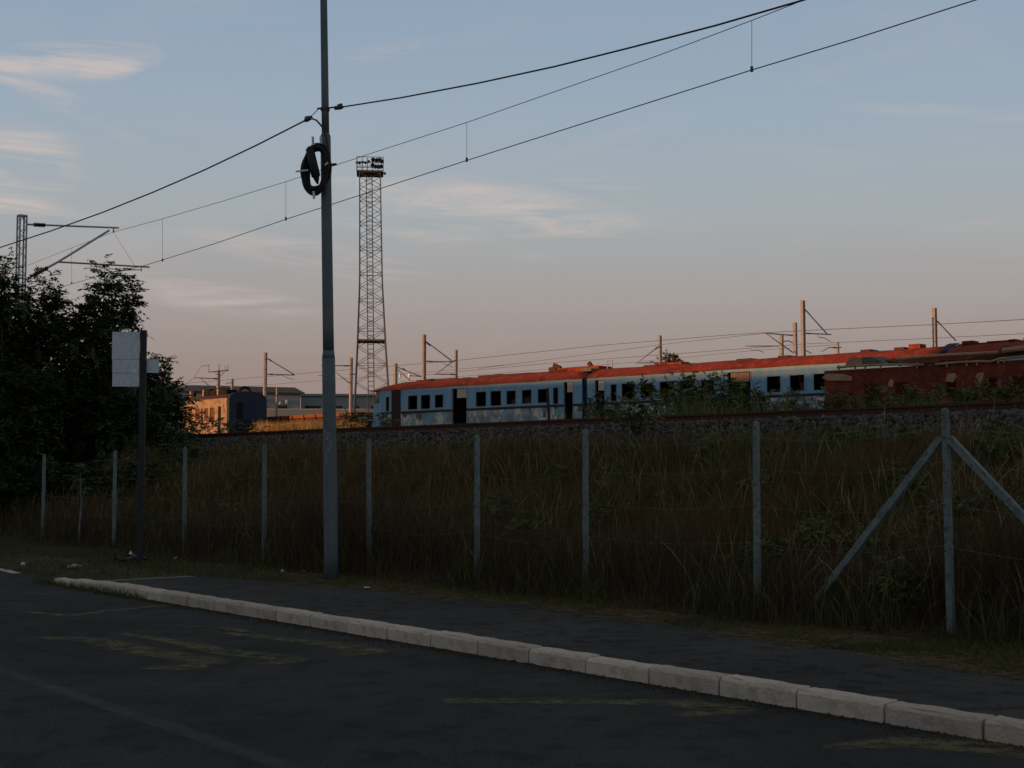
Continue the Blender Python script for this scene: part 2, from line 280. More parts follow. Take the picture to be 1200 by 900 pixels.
class MB:
    """collects shapes in world coordinates; build() links them as one mesh object"""
    def __init__(s): s.v, s.f = [], []
    def add(s, vs, fs):
        o = len(s.v); s.v += [tuple(x) for x in vs]; s.f += [tuple(i + o for i in f) for f in fs]; return s
    def hexa(s, p):                    # eight corners: bottom four, top four
        return s.add(p, [(3, 2, 1, 0), (4, 5, 6, 7), (0, 1, 5, 4), (1, 2, 6, 5), (2, 3, 7, 6), (3, 0, 4, 7)])
    def box(s, fr, a0, a1, t0, t1, z0, z1):
        return s.hexa([fr.P(a, t, z) for z in (z0, z1) for a, t in ((a0, t0), (a1, t0), (a1, t1), (a0, t1))])
    def tube(s, pts, r, k=6, cap=True):
        pts = [Vector(p) for p in pts]; n = len(pts); rs = r if isinstance(r, (list, tuple)) else [r] * n
        o = len(s.v); prev = None
        for i, p in enumerate(pts):
            d = (pts[min(i + 1, n - 1)] - pts[max(i - 1, 0)]); d = d.normalized() if d.length else Vector((0, 0, 1))
            if prev is None: e = d.orthogonal().normalized()
            else: e = (prev - d * prev.dot(d)); e = e.normalized() if e.length > 1e-6 else d.orthogonal().normalized()
            prev = e; g = d.cross(e)
            for j in range(k):
                a = 2 * math.pi * j / k; s.v.append(tuple(p + (e * math.cos(a) + g * math.sin(a)) * rs[i]))
        for i in range(n - 1):
            for j in range(k):
                j2 = (j + 1) % k; s.f.append((o + i * k + j, o + i * k + j2, o + (i + 1) * k + j2, o + (i + 1) * k + j))
        if cap: s.f.append(tuple(o + j for j in reversed(range(k)))); s.f.append(tuple(o + (n - 1) * k + j for j in range(k)))
        return s
    def bar(s, a, b, w, h=None):       # rectangular bar between two points
        a, b = Vector(a), Vector(b); h = h or w; d = (b - a).normalized()
        e = d.cross(Vector((0, 0, 1))); e = e.normalized() if e.length > .01 else Vector((1, 0, 0)); g = e.cross(d)
        c = [(e * x * w / 2 + g * y * h / 2) for x, y in ((-1, -1), (1, -1), (1, 1), (-1, 1))]
        return s.hexa([a + q for q in c] + [b + q for q in c])
    def build(s, name, m, parent=None, smooth=False, origin=None):
        o = parent.location if parent is not None else (origin or Vector((0, 0, 0)))
        w = parent
        off = Vector(o)
        if parent is not None and parent.parent is not None: off = parent.parent.location + Vector(o)
        me = bpy.data.meshes.new(name); me.from_pydata([tuple(Vector(p) - off) for p in s.v], [], s.f); me.update()
        me.materials.append(m)
        if smooth: me.polygons.foreach_set('use_smooth', [True] * len(me.polygons))
        ob = bpy.data.objects.new(name, me); col.objects.link(ob)
        if parent is not None: ob.parent = parent
        else: ob.location = off
        return ob
def tag(o, label=None, cat=None, group=None, kind=None):
    if label: o['label'] = label
    if cat: o['category'] = cat
    if group: o['group'] = group
    if kind: o['kind'] = kind
    return o
def empty(name, loc, label=None, cat=None, group=None, kind=None):
    o = bpy.data.objects.new(name, None); o.location = loc; o.empty_display_size = .2; col.objects.link(o)
    return tag(o, label, cat, group, kind)
def np_mesh(name, V, Q, m, parent=None, smooth=False):
    """fast mesh of quads from arrays (in world coordinates)"""
    V = np.asarray(V, np.float32); Q = np.asarray(Q, np.int32)
    if parent is not None: V = V - np.array(parent.location, np.float32)
    me = bpy.data.meshes.new(name); me.vertices.add(len(V)); me.vertices.foreach_set('co', V.ravel())
    k = Q.shape[1]
    me.loops.add(Q.size); me.loops.foreach_set('vertex_index', Q.ravel())
    me.polygons.add(len(Q)); me.polygons.foreach_set('loop_start', np.arange(0, Q.size, k, dtype=np.int32)); me.polygons.foreach_set('loop_total', np.full(len(Q), k, np.int32))
    if smooth: me.polygons.foreach_set('use_smooth', np.ones(len(Q), bool))
    me.update(calc_edges=True); me.materials.append(m)
    o = bpy.data.objects.new(name, me); col.objects.link(o)
    if parent is not None: o.parent = parent
    return o

# ------------------------------------------------------------------ ground
def smooth01(x): x = np.clip(x, 0, 1); return x * x * (3 - 2 * x)
def rough_n(X, Y): return (np.sin(X * .9 + Y * .53) * np.sin(Y * .71 - X * .37) + .6 * np.sin(X * 2.3 - Y * 1.1) * np.sin(Y * 1.9 + X * .8))
def height(X, Y):
    X = np.asarray(X, float); Y = np.asarray(Y, float)
    tk = ROAD.n.x * X + ROAD.n.y * Y; tr = RAIL.n.x * X + RAIL.n.y * Y
    a = np.maximum(tk - 11.2, 0); b = np.maximum(RAIL.t - 1.75 - tr, 0)
    u = a / np.maximum(a + b, 1e-3)
    h = .10 + (2.10 - .10) * (u * .55 + .45 * smooth01(u)) + .05 * rough_n(X, Y) * np.clip(a / 2, 0, 1) * np.clip(b / 1.5, 0, 1)
    yard = tr > RAIL.t - 1.75
    up = 2.10 + .46 * np.clip((tr - (RAIL.t - 1.75)) / 1.2, 0, 1)
    up = np.where(tr > RAIL.t + 2.9, 2.56 - .15 * np.clip((tr - RAIL.t - 2.9) / 1.0, 0, 1) + .55 * smooth01((tr - RAIL.t - 6) / 20) + .03 * rough_n(X, Y), up)
    h = np.where(yard, up, h)
    h = np.where(tk < ROAD.t + .62, -.06, h)
    return h
def axis(fine0, fine1, step, lo, hi):
    c = list(np.arange(fine0, fine1, step)); s = step; x = c[-1]
    while x < hi: s *= 1.25; x += s; c.append(x)
    s = step; x = c[0]; pre = []
    while x > lo: s *= 1.25; x -= s; pre.append(x)
    return np.array(pre[::-1] + c)
ax, ay = axis(-32, 26, .35, -3500, 3500), axis(6, 52, .35, -600, 5000)
GX, GY = np.meshgrid(ax, ay); GZ = height(GX, GY)
nx, ny = len(ax), len(ay); idx = np.arange(nx * ny).reshape(ny, nx)
Qs = np.stack([idx[:-1, :-1], idx[:-1, 1:], idx[1:, 1:], idx[1:, :-1]], -1).reshape(-1, 4)
tag(np_mesh('ground', np.stack([GX, GY, GZ], -1).reshape(-1, 3), Qs, M['ground'], smooth=True), kind='structure')

# road: a sheet up to the kerb, with enough cuts for its camber to stay flat
r = MB(); KT = ROAD.t
r.add([ROAD.P(-400, KT + .75, 0), ROAD.P(900, KT + .75, 0), ROAD.P(900, KT - 9.0, 0), ROAD.P(-400, KT - 9.0, 0)], [(0, 1, 2, 3)])
tag(r.build('road', M['asphalt']), kind='structure')
S_END = ROAD.s_at(84, 674)
SL = (ROAD.s_at(405, 739) - ROAD.s_at(1150, 863)) / 10     # length of one kerb stone

# pavement: a slab with a slightly wavering back edge
pv = MB(); back = []
edge = [(-12, 9.8), (ROAD.s_at(1200), 9.75), (ROAD.s_at(900), 9.9), (ROAD.s_at(640), 10.15), (ROAD.s_at(385), 10.45), (ROAD.s_at(250), 10.2), (ROAD.s_at(160), 9.8), (S_END - .9, 9.55)]
es = np.array([e[0] for e in edge]); et = np.array([e[1] for e in edge]); o_ = np.argsort(es); es, et = es[o_], et[o_]
ss = np.linspace(es[0], es[-1], 120); ts = np.interp(ss, es, et) + rng.normal(0, .018, 120)
for a, t in zip(ss, ts):
    pv.v += [tuple(ROAD.P(a, KT + .185, .128)), tuple(ROAD.P(a, t, .124)), tuple(ROAD.P(a, t + .03, .0))]
for i in range(119):
    for k in (0, 1): pv.f.append((3 * i + k, 3 * i + 3 + k, 3 * i + 4 + k, 3 * i + 1 + k))
pv.f.append((357, 358, 359))
pave = tag(pv.build('pavement', M['pavement']), kind='structure')
ed = MB(); ed.box(ROAD, S_END - .9, S_END - .78, KT + .19, 9.4, .02, .132); ed.build('edge_strip', M['conc'], pave)

# kerb: every stone an object of its own
kerb = empty('kerb', ROAD.P(S_END, KT, 0), kind='structure')
def stone_mesh(j):
    rj = random.Random(j); L = SL - .02
    prof = [(0, -.10), (.004, .108), (.016, .126), (.032, .136), (.178, .137), (.185, .12), (.185, -.10)]
    v, f = [], []; cuts = [0, .012, .1 * L, .2 * L, .35 * L, .5 * L, .65 * L, .8 * L, .9 * L, L - .012, L]
    for i, x in enumerate(cuts):
        sh = .006 if i in (0, len(cuts) - 1) else 0
        for k, (t, z) in enumerate(prof):
            jt = (rj.uniform(-.005, .007) + (.018 if rj.random() < .04 and k in (2, 3) else 0)) if 1 <= k <= 4 else 0
            v.append((x, -(t + (sh if k in (0, 1, 2) else 0) + jt), z - (sh if 2 <= k <= 4 else 0) + rj.uniform(-.004, .004) * (1 <= k <= 4)))
    n = len(prof)
    for i in range(len(cuts) - 1):
        for k in range(n - 1): f.append((i * n + k, (i + 1) * n + k, (i + 1) * n + k + 1, i * n + k + 1))
    f.append(tuple(range(n))); f.append(tuple((len(cuts) - 1) * n + k for k in reversed(range(n))))
    me = bpy.data.meshes.new('kerb_stone'); me.from_pydata(v, [], f); me.update(); me.materials.append(M['kerb']); return me
stones = [stone_mesh(j) for j in range(7)]
a, k = S_END, 0
phase = (ROAD.s_at(405, 739) - S_END) / SL
a = S_END + (phase - math.floor(phase)) * SL - SL
while a > -6:
    o = bpy.data.objects.new('kerb_stone', stones[(k * 3) % 7]); col.objects.link(o); o.parent = kerb
    p = ROAD.P(a, KT + random.uniform(-.006, .006), random.uniform(-.007, .005) - (.05 if k == 0 else .02 if k == 1 else 0))
    o.location = p - kerb.location; o.rotation_euler = (random.gauss(0, .006), random.gauss(0, .003), ROAD.rz + random.gauss(0, .003))
    a -= SL; k += 1

# grit and dry leaves washed against the kerb
n = 5200; s_ = -5 + (S_END + 5) * rng.random(n); t_ = KT - .01 - np.abs(rng.normal(0, .11, n))
gsz = rng.uniform(.004, .016, n); GP = np.stack([ROAD.d.x * s_ + ROAD.n.x * t_, ROAD.d.y * s_ + ROAD.n.y * t_, gsz * .3], -1); GRIT = (GP, gsz)

# worn road paint
def paint_strip(name, pts, widths, m, label=None):
    P = [ground_at(u, v, 0) for u, v in pts]
    fine_, w_ = [], []
    for i in range(len(P) - 1):
        for q in range(6): fine_.append(P[i].lerp(P[i + 1], q / 6)); w_.append(widths[i] * (1 - q / 6) + widths[i + 1] * q / 6)
    fine_.append(P[-1]); w_.append(widths[-1]); n = len(fine_)
    v, f, wear = [], [], []
    for i, p in enumerate(fine_):
        d = fine_[min(i + 1, n - 1)] - fine_[max(i - 1, 0)]; d.normalize(); e = Vector((-d.y, d.x, 0))
        for q, wv in ((-1, 0), (-.5, 1), (.5, 1), (1, 0)):
            v.append(tuple(p + e * w_[i] * q * .5 + Vector((0, 0, .004)))); wear.append(wv * (0 if i in (0, n - 1) else 1))
        if i:
            for q in range(3): f.append((4 * i - 4 + q, 4 * i + q, 4 * i + q + 1, 4 * i - 3 + q))
    me = bpy.data.meshes.new(name); me.from_pydata(v, [], f); me.update(); me.materials.append(m)
    at_ = me.attributes.new('wear', 'FLOAT', 'POINT'); at_.data.foreach_set('value', wear)
    o = bpy.data.objects.new(name, me); col.objects.link(o); return tag(o, kind='structure')
YL = [([(45, 747), (110, 750), (160, 762), (215, 770), (246, 776), (215, 783), (165, 783)], [.2, .3, .42, .34, .36, .34, .15]),
      ([(128, 741), (200, 751), (262, 764), (318, 770), (342, 775), (300, 780)], [.1, .22, .32, .36, .3, .12]),
      ([(210, 732), (290, 745), (345, 751), (400, 757), (436, 764), (395, 769)], [.15, .22, .22, .36, .36, .12]),
      ([(215, 735), (262, 737), (300, 743)], [.1, .3, .1]),
      ([(510, 822), (600, 822), (700, 823), (790, 824), (862, 832), (790, 840)], [.22, .24, .2, .3, .34, .12]),
      ([(960, 878), (1060, 870), (1140, 876), (1260, 888)], [.1, .35, .4, .4]),
      ([(20, 716), (80, 722), (130, 716), (210, 708)], [.1, .22, .22, .1])]
for pts, w in YL: paint_strip('road_marking', pts, [x * 1.35 for x in w], M['yellow'])
paint_strip('road_marking', [(-80, 758), (0, 785), (120, 826), (230, 863), (340, 900), (460, 945)], [.2] * 6, M['whiteline'])
paint_strip('road_marking', [(-60, 661), (0, 667), (20, 672)], [.16] * 3, M['kerb'])

# ------------------------------------------------------------------ near track
track = empty('railway_track', RAIL.P(30, RAIL.t, 2.6), kind='structure')
RZ = 2.605
prof = [(-.075, 0), (.075, 0), (.075, .014), (.012, .03), (.012, .125), (.036, .135), (.036, .172), (-.036, .172), (-.036, .135), (-.012, .125), (-.012, .03), (-.075, .014)]
for t in (RAIL.t, RAIL.t + 1.5):
    b = MB(); n = len(prof); cuts = np.linspace(-30, 150, 91)
    for i, a in enumerate(cuts):
        wob = .006 * math.sin(a * .7) + .004 * math.sin(a * 1.9)
        b.v += [tuple(RAIL.P(a, t + q + wob, RZ + z + wob * .8)) for q, z in prof]
        if i: b.f += [((i - 1) * n + k, i * n + k, i * n + (k + 1) % n, (i - 1) * n + (k + 1) % n) for k in range(n)]
    b.build('rail', M['rail'], track)
sl = MB(); L, Wd, H = 2.5, .24, .2
sl.hexa([(x, y, z) for z in (-H, 0) for x, y in ((-Wd / 2, -L / 2), (Wd / 2, -L / 2), (Wd / 2, L / 2), (-Wd / 2, L / 2))])
sme = sl.build('sleeper', M['sleeper'], track); m0 = sme.data; bpy.data.objects.remove(sme)
for i in range(130):
    o = bpy.data.objects.new('sleeper', m0); col.objects.link(o); o.parent = track
    o.location = RAIL.P(4 + i * .62, RAIL.t + .75, RZ - .004) - track.location; o.rotation_euler = (0, 0, RAIL.rz + random.gauss(0, .01))
# ballast
def stones_np(P, size):
    n = len(P); c = np.array([[-1, -1, -1], [1, -1, -1], [1, 1, -1], [-1, 1, -1], [-1, -1, 1], [1, -1, 1], [1, 1, 1], [-1, 1, 1]], float)
    V = c[None] * rng.uniform(.55, 1.0, (n, 8, 3)) * size[:, None, None] * .5
    ang = rng.uniform(0, 6.28, (n, 3))
    for k, (i, j) in enumerate(((0, 1), (1, 2), (0, 2))):
        ca, sa = np.cos(ang[:, k])[:, None], np.sin(ang[:, k])[:, None]; x, y = V[..., i].copy(), V[..., j].copy()
        V[..., i] = x * ca - y * sa; V[..., j] = x * sa + y * ca
    V += P[:, None]
    q = np.array([[3, 2, 1, 0], [4, 5, 6, 7], [0, 1, 5, 4], [1, 2, 6, 5], [2, 3, 7, 6], [3, 0, 4, 7]])
    return V.reshape(-1, 3), (q[None] + 8 * np.arange(n)[:, None, None]).reshape(-1, 4)
V, Qq = stones_np(*GRIT)
tag(np_mesh('gutter_grit', V, Qq, M['ground']), 'fine grit and dirt lying in the gutter along the kerb', 'grit', kind='stuff')
nB = 36000
sa = -2 + 70 * rng.random(nB) ** 1.15; ta = RAIL.t + np.where(rng.random(nB) < .86, -.05 - 1.7 * rng.random(nB) ** 1.4, rng.uniform(0, 2.4, nB))
bx, by = RAIL.d.x * sa + RAIL.n.x * ta, RAIL.d.y * sa + RAIL.n.y * ta
size = rng.uniform(.03, .085, nB) * rng.uniform(.7, 1.15, nB)
bz = height(bx, by) + size * .25 + rng.uniform(0, .03, nB)
V, Qq = stones_np(np.stack([bx, by, bz], -1), size)
tag(np_mesh('ballast', V, Qq, M['stone']), 'grey crushed stone ballast along the near railway track', 'ballast', kind='stuff')

# ------------------------------------------------------------------ grass
def blades(P, h, w, lean, seg=3, prof=(1, .85, .55, .06), up=None):
    n = len(P); yaw = rng.uniform(0, 6.283, n); ly = rng.uniform(0, 6.283, n)
    side = np.stack([np.cos(yaw), np.sin(yaw), np.zeros(n)], -1); ld = np.stack([np.cos(ly), np.sin(ly), np.zeros(n)], -1)
    V = np.zeros((n, (seg + 1) * 2, 3))
    for k in range(seg + 1):
        q = k / seg
        c = P + ld * (h * lean * q ** 1.8)[:, None]; c[:, 2] += h * q * (1 - .35 * np.clip(lean, 0, 1.5) * q)
        s_ = side * (w * prof[k] * .5)[:, None]; V[:, 2 * k] = c - s_; V[:, 2 * k + 1] = c + s_
    q = np.array([[2 * k, 2 * k + 1, 2 * k + 3, 2 * k + 2] for k in range(seg)])
    return V.reshape(-1, 3), (q[None] + (seg + 1) * 2 * np.arange(n)[:, None, None]).reshape(-1, 4)
def field(n, t0, t1, u0=-40, u1=1700):
    """points between the fence line and the track that the photograph looks onto"""
    u_ = u0 + (u1 - u0) * rng.random(n); t_ = rng.uniform(t0, t1, n); c_ = (u_ - 600) / F
    y = t_ / (ROAD.n.x * c_ + ROAD.n.y); x = c_ * y; s_ = ROAD.d.x * x + ROAD.d.y * y
    keep = (RAIL.n.x * x + RAIL.n.y * y) < RAIL.t - .45 - .9 * rng.random(n) ** .8
    x, y, s_, t_ = x[keep], y[keep], s_[keep], t_[keep]
    return np.stack([x, y, height(x, y) - .02], -1), s_, t_
def clump(P, sc=.5): return .5 + .5 * np.sin(P[:, 0] * 2.1 * sc + 1.3 * np.sin(P[:, 1] * 1.7 * sc)) * np.sin(P[:, 1] * 2.6 * sc + 1.1 * np.sin(P[:, 0] * 1.3 * sc))
P, s_, t_ = field(225000, 11.05, 20.0)
cl_ = clump(P); tr_ = RAIL.n.x * P[:, 0] + RAIL.n.y * P[:, 1]
near = np.exp(-((t_ - 11.7) / 1.0) ** 2)
h = (.36 + .42 * cl_ + .50 * near) * rng.uniform(.55, 1.25, len(P)) * np.clip((RAIL.t - .75 - tr_) / 2.6, .16, 1) * (.5 + .8 * clump(P + 2.2, .28))
us_ = 600 + F * P[:, 0] / P[:, 1]; h *= np.clip((t_ - 10.95 - .45 * np.clip((us_ - 960) / 120, 0, 1)) / .6, .16, 1); h *= .72 + .5 * clump(P + 5.7, 1.6)
keepb = rng.random(len(P)) < .35 + 1.0 * clump(P + 9.1, .37); P, h, t_ = P[keepb], h[keepb], t_[keepb]
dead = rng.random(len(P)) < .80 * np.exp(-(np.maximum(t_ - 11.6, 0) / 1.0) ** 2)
wb, lb = rng.uniform(.004, .010, len(P)) * np.clip(P[:, 1] / 18, .8, 2), rng.uniform(.05, .75, len(P))
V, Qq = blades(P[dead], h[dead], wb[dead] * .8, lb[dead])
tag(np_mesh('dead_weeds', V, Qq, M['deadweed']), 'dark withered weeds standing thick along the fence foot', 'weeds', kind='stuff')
V, Qq = blades(P[~dead], h[~dead], wb[~dead], lb[~dead])
tag(np_mesh('tall_grass', V, Qq, M['tallgrass']), 'tall dry brown grass covering the slope behind the fence', 'grass', kind='stuff')
P, s_, t_ = field(52000, 11.2, 20.0); keep = clump(P + 7.3, .8) > .52; P = P[keep]
h = rng.uniform(.25, .7, len(P)) * np.clip((RAIL.t - .7 - RAIL.n.x * P[:, 0] - RAIL.n.y * P[:, 1]) / 2.4, .2, 1)
V, Qq = blades(P, h, rng.uniform(.010, .024, len(P)), rng.uniform(.1, .7, len(P)))
tag(np_mesh('green_weeds', V, Qq, M['greengrass']), 'patches of green weeds among the dry grass on the slope', 'weeds', kind='stuff')
# thin pale stalks with seed heads
P, s_, t_ = field(7000, 11.3, 19.6); keep = clump(P + 3.1, .6) > .42; P = P[keep]
V, Qq = blades(P, rng.uniform(.4, 1.1, len(P)) * np.clip((RAIL.t - .7 - RAIL.n.x * P[:, 0] - RAIL.n.y * P[:, 1]) / 2.4, .15, 1), rng.uniform(.0035, .007, len(P)), rng.uniform(.05, .6, len(P)), 4, (.6, .55, .5, 1.5, .3))
tag(np_mesh('seed_stalks', V, Qq, M['stalk']), 'thin pale seed stalks standing above the brown grass', 'grass', kind='stuff')
# verge: short green grass and trodden straw
P, s_, t_ = field(96000, 9.6, 12.2, u0=-60)
back_t = np.interp(s_, ss, ts); P, s_, t_, back_t = [q[(t_ > back_t - .06) | (s_ > S_END - .8)] for q in (P, s_, t_, back_t)]
h = rng.uniform(.03, .13, len(P)) * (.5 + clump(P, .9)) * np.where(t_ < back_t + .1, .5, 1)
V, Qq = blades(P, h, rng.uniform(.005, .011, len(P)), rng.uniform(.2, 1.0, len(P)), 2, (1, .7, .08))
tag(np_mesh('verge_grass', V, Qq, M['greengrass']), 'short green grass along the back edge of the pavement', 'grass', kind='stuff')
P, s_, t_ = field(66000, 9.6, 11.7, u0=300); back_t = np.interp(s_, ss, ts); P = P[(t_ > back_t - .12 + .2 * (clump(P, 1.3) - .5)) & (clump(P + 11, .55) > .25)]; P[:, 2] = np.maximum(P[:, 2] + .03, .03)
V, Qq = blades(P, rng.uniform(.02, .06, len(P)), rng.uniform(.004, .008, len(P)), rng.uniform(1.5, 6, len(P)), 2, (1, .8, .2))
V[:, 2] = np.maximum(V[:, 2], .10); V[:, 2] += rng.uniform(0, .004, len(V))
tag(np_mesh('trodden_straw', V, Qq, M['straw']), 'flattened yellow straw strewn between pavement and tall grass', 'straw', kind='stuff')
# grass on the left, past the end of the pavement, down to the road edge
n = 26000; s_ = rng.uniform(S_END - .8, S_END + 26, n); t_ = KT + .45 + rng.uniform(0, 3.4, n)
x = ROAD.d.x * s_ + ROAD.n.x * t_; y = ROAD.d.y * s_ + ROAD.n.y * t_; P = np.stack([x, y, np.maximum(height(x, y), .0) - .01], -1)
V, Qq = blades(P, rng.uniform(.04, .16, n) * (.4 + clump(P)), rng.uniform(.006, .013, n), rng.uniform(.2, .9, n), 2, (1, .7, .08))
tag(np_mesh('roadside_grass', V, Qq, M['greengrass']), 'rough low grass beside the road past the pavement end', 'grass', kind='stuff')
# weeds in the gutter at the kerb's left end
n = 700; s_ = S_END - rng.uniform(-1.2, 2.6, n); t_ = KT - rng.uniform(-.02, .14, n)
x = ROAD.d.x * s_ + ROAD.n.x * t_; y = ROAD.d.y * s_ + ROAD.n.y * t_
V, Qq = blades(np.stack([x, y, np.zeros(n)], -1), rng.uniform(.04, .14, n), rng.uniform(.006, .012, n), rng.uniform(.2, .9, n), 2, (1, .7, .08))
tag(np_mesh('gutter_weeds', V, Qq, M['greengrass']), 'small weeds growing in the gutter at the kerb end', 'weeds', kind='stuff')
# golden grass, sunlit, before the flat wagon
def yard_points(n, u0, u1, Y0, Y1):
    Y = rng.uniform(Y0, Y1, n); u = rng.uniform(u0, u1, n); x = (u - 600) / F * Y
    return np.stack([x, Y, height(x, Y) - .02], -1)
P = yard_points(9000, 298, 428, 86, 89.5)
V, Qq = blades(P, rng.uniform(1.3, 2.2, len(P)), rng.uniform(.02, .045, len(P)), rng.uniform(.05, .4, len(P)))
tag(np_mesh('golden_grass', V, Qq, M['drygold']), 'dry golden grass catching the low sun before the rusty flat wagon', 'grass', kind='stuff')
# weeds between the tracks
Y = rng.uniform(29, 52, 24000); u = rng.uniform(400, 1290, 24000); x = (u - 600) / F * Y; tr_ = RAIL.n.x * x + RAIL.n.y * Y
keep = (tr_ > RAIL.t + 2.6) & (tr_ < RAIL.t + 15) & (rng.random(24000) < np.clip((u - 380) / 420, .12, 1)); x, Y, u = x[keep], Y[keep], u[keep]
P = np.stack([x, Y, height(x, Y) - .02], -1)
V, Qq = blades(P, rng.uniform(.45, 1.15, len(P)) * (.55 + .6 * clump(P, .7)) * np.clip((u - 200) / 600, .55, 1), rng.uniform(.02, .05, len(P)), rng.uniform(.1, .6, len(P)))
tag(np_mesh('trackside_weeds', V, Qq, M['shrubleaf']), 'mass of green weeds growing between the near track and the train', 'weeds', kind='stuff')

# ------------------------------------------------------------------ trees and shrubs
def leaf_cloud(lumps, leaf, per_m2, leaders=0, droop=.35, rows=7):
    """lumps: (centre, radius) in metres; pinnate twigs fill the shell of each lump"""
    Vs = []
    for c, rad in lumps:
        n = max(8, int(per_m2 * rad * rad * 11)); d = rng.normal(0, 1, (n, 3)); d /= np.linalg.norm(d, axis=1)[:, None]
        rr = rad * np.clip(rng.random(n) ** .5 * rng.normal(1.0, .13, n), .1, 1.35)
        base_ = np.array(c) + d * rr[:, None] * np.array([1, 1, .95])
        dir_ = d * .8 + rng.normal(0, .55, (n, 3)); dir_[:, 2] += .25; dir_ /= np.linalg.norm(dir_, axis=1)[:, None]
        Vs.append((base_, dir_, np.clip(rng.normal(1, .2, n), .6, 1.5)))
    for c, rad in lumps[:leaders]:         # leading shoots on top
        for _ in range(7):
            o_ = np.array(c) + np.array([rng.normal(0, rad * .45), rng.normal(0, rad * .45), rad * .75]); L_ = rng.uniform(.3, .8)
            k = 7; q = np.linspace(0, 1, k)
            b_ = o_ + np.outer(q, np.array([rng.normal(0, .18), rng.normal(0, .18), 1.0]) * L_)
            dr = rng.normal(0, 1, (k, 3)); dr[:, 2] = .35 + .3 * q; dr /= np.linalg.norm(dr, axis=1)[:, None]
            Vs.append((b_, dr, np.full(k, .8)))
    B = np.concatenate([v[0] for v in Vs]); D = np.concatenate([v[1] for v in Vs]); S = np.concatenate([v[2] for v in Vs])
    n = len(B); quads = []
    L_ = leaf * rows * .38 * S
    ref = np.where(np.abs(D[:, 2:3]) > .9, np.array([[1., 0, 0]]), np.array([[0, 0, 1.]]))
    side = np.cross(D, ref); side /= np.linalg.norm(side, axis=1)[:, None]; nor = np.cross(side, D)
    for k in range(rows):
        q = (k + .6) / rows
        for sg in (-1, 1):
            o_ = B + D * (L_ * q)[:, None]; o_[:, 2] -= droop * L_ * q * q
            ld = side * sg * .8 + D * .45 + rng.normal(0, .22, (n, 3)); ld[:, 2] -= .25
            ld /= np.linalg.norm(ld, axis=1)[:, None]
            wd = np.cross(ld, nor + rng.normal(0, .3, (n, 3))); wd /= np.linalg.norm(wd, axis=1)[:, None] + 1e-6
            ln = leaf * S * (1 - .35 * abs(q - .5)) * rng.uniform(.75, 1.2, n)
            quads.append(np.stack([o_, o_ + ld * (ln * .45)[:, None] + wd * (ln * .2)[:, None], o_ + ld * ln[:, None], o_ + ld * (ln * .45)[:, None] - wd * (ln * .2)[:, None]], 1))
    V = np.concatenate(quads).reshape(-1, 3)
    return V, np.arange(len(V)).reshape(-1, 4)
def tree(name, lumps_px, Y, label, cat, leaf=.16, per=44, base_u=None, leaders=2, trunk_r=.09, group=None, m='leaf', dY=1.0, bark='bark'):
    lumps = []
    for i, (u, v, rp) in enumerate(lumps_px):
        yy = Y + rng.uniform(-dY, dY); lumps.append((at(u, v, yy), rp * Y / F))
    bu = base_u if base_u is not None else np.mean([l[0] for l in lumps_px])
    bxx = (bu - 600) / F * Y; bz_ = float(height(bxx, Y)) - .05
    e = empty(name, (bxx, Y, bz_), label, cat, group)
    t = MB(); root = Vector((bxx, Y, bz_)); low = min(lumps, key=lambda l: l[0].z); hub = root.lerp(Vector((low[0].x, low[0].y, max(low[0].z, root.z + .6))), .75)
    hub.x = bxx * .7 + hub.x * .3
    t.tube([root, root.lerp(hub, .5) + Vector((random.uniform(-.06, .06), 0, 0)), hub], [trunk_r, trunk_r * .85, trunk_r * .7], 7)
    for c, rad in lumps:
        mid = hub.lerp(c, .5) + Vector((random.uniform(-.1, .1), random.uniform(-.1, .1), .05)) * min(1, rad * 2)
        t.tube([hub, mid, c, c + Vector((random.uniform(-.2, .2) * rad, 0, rad * .8))], [trunk_r * .55, trunk_r * .38, trunk_r * .2, .004], 5)
        for _ in range(5):
            d = Vector((random.gauss(0, 1), random.gauss(0, 1), random.gauss(.3, .7))).normalized()
            t.tube([c, c + d * rad * .5, c + d * rad * .95 + Vector((0, 0, .05))], [trunk_r * .18, trunk_r * .12, .003], 4, False)
    t.build('trunk', M[bark], e)
    V, Qq = leaf_cloud([(np.array(c), r_) for c, r_ in lumps], leaf, per, leaders)
    np_mesh('crown', V, Qq, M[m], e); return e
tree('leafy_tree', [(2, 345, 24), (-25, 380, 45), (22, 395, 34), (-5, 430, 55), (20, 480, 55), (-20, 540, 60), (25, 560, 45), (-10, 490, 60), (10, 525, 55)], 37, 'tall dark leafy tree cut by the left picture edge', 'tree', base_u=0, leaders=1)
tree('leafy_tree', [(50, 362, 17), (62, 372, 12), (58, 400, 26), (45, 440, 36), (62, 490, 42), (50, 545, 40), (75, 520, 40), (40, 500, 40)], 39.5, 'slender dark leafy tree right of the lattice mast foot', 'tree', base_u=55)
tree('leafy_tree', [(122, 346, 17), (147, 358, 14), (108, 375, 24), (135, 385, 24), (92, 400, 24), (112, 430, 42), (148, 440, 32), (95, 490, 50), (140, 500, 45), (115, 550, 48), (120, 470, 45), (165, 530, 40), (145, 555, 40)], 38, 'broad dark leafy tree behind the white sign board', 'tree', base_u=115, leaders=2)
tree('leafy_tree', [(190, 452, 13), (202, 468, 14), (178, 470, 26), (192, 495, 26), (172, 525, 38), (200, 530, 24)], 40, 'low dark tree at the right end of the thicket', 'tree', base_u=182, leaders=1)
tree('leafy_shrub', [(215, 520, 20), (224, 535, 14), (205, 548, 22)], 35, 'low dark shrub below the right end of the thicket', 'shrub', per=34, leaf=.12, leaders=0, trunk_r=.04)
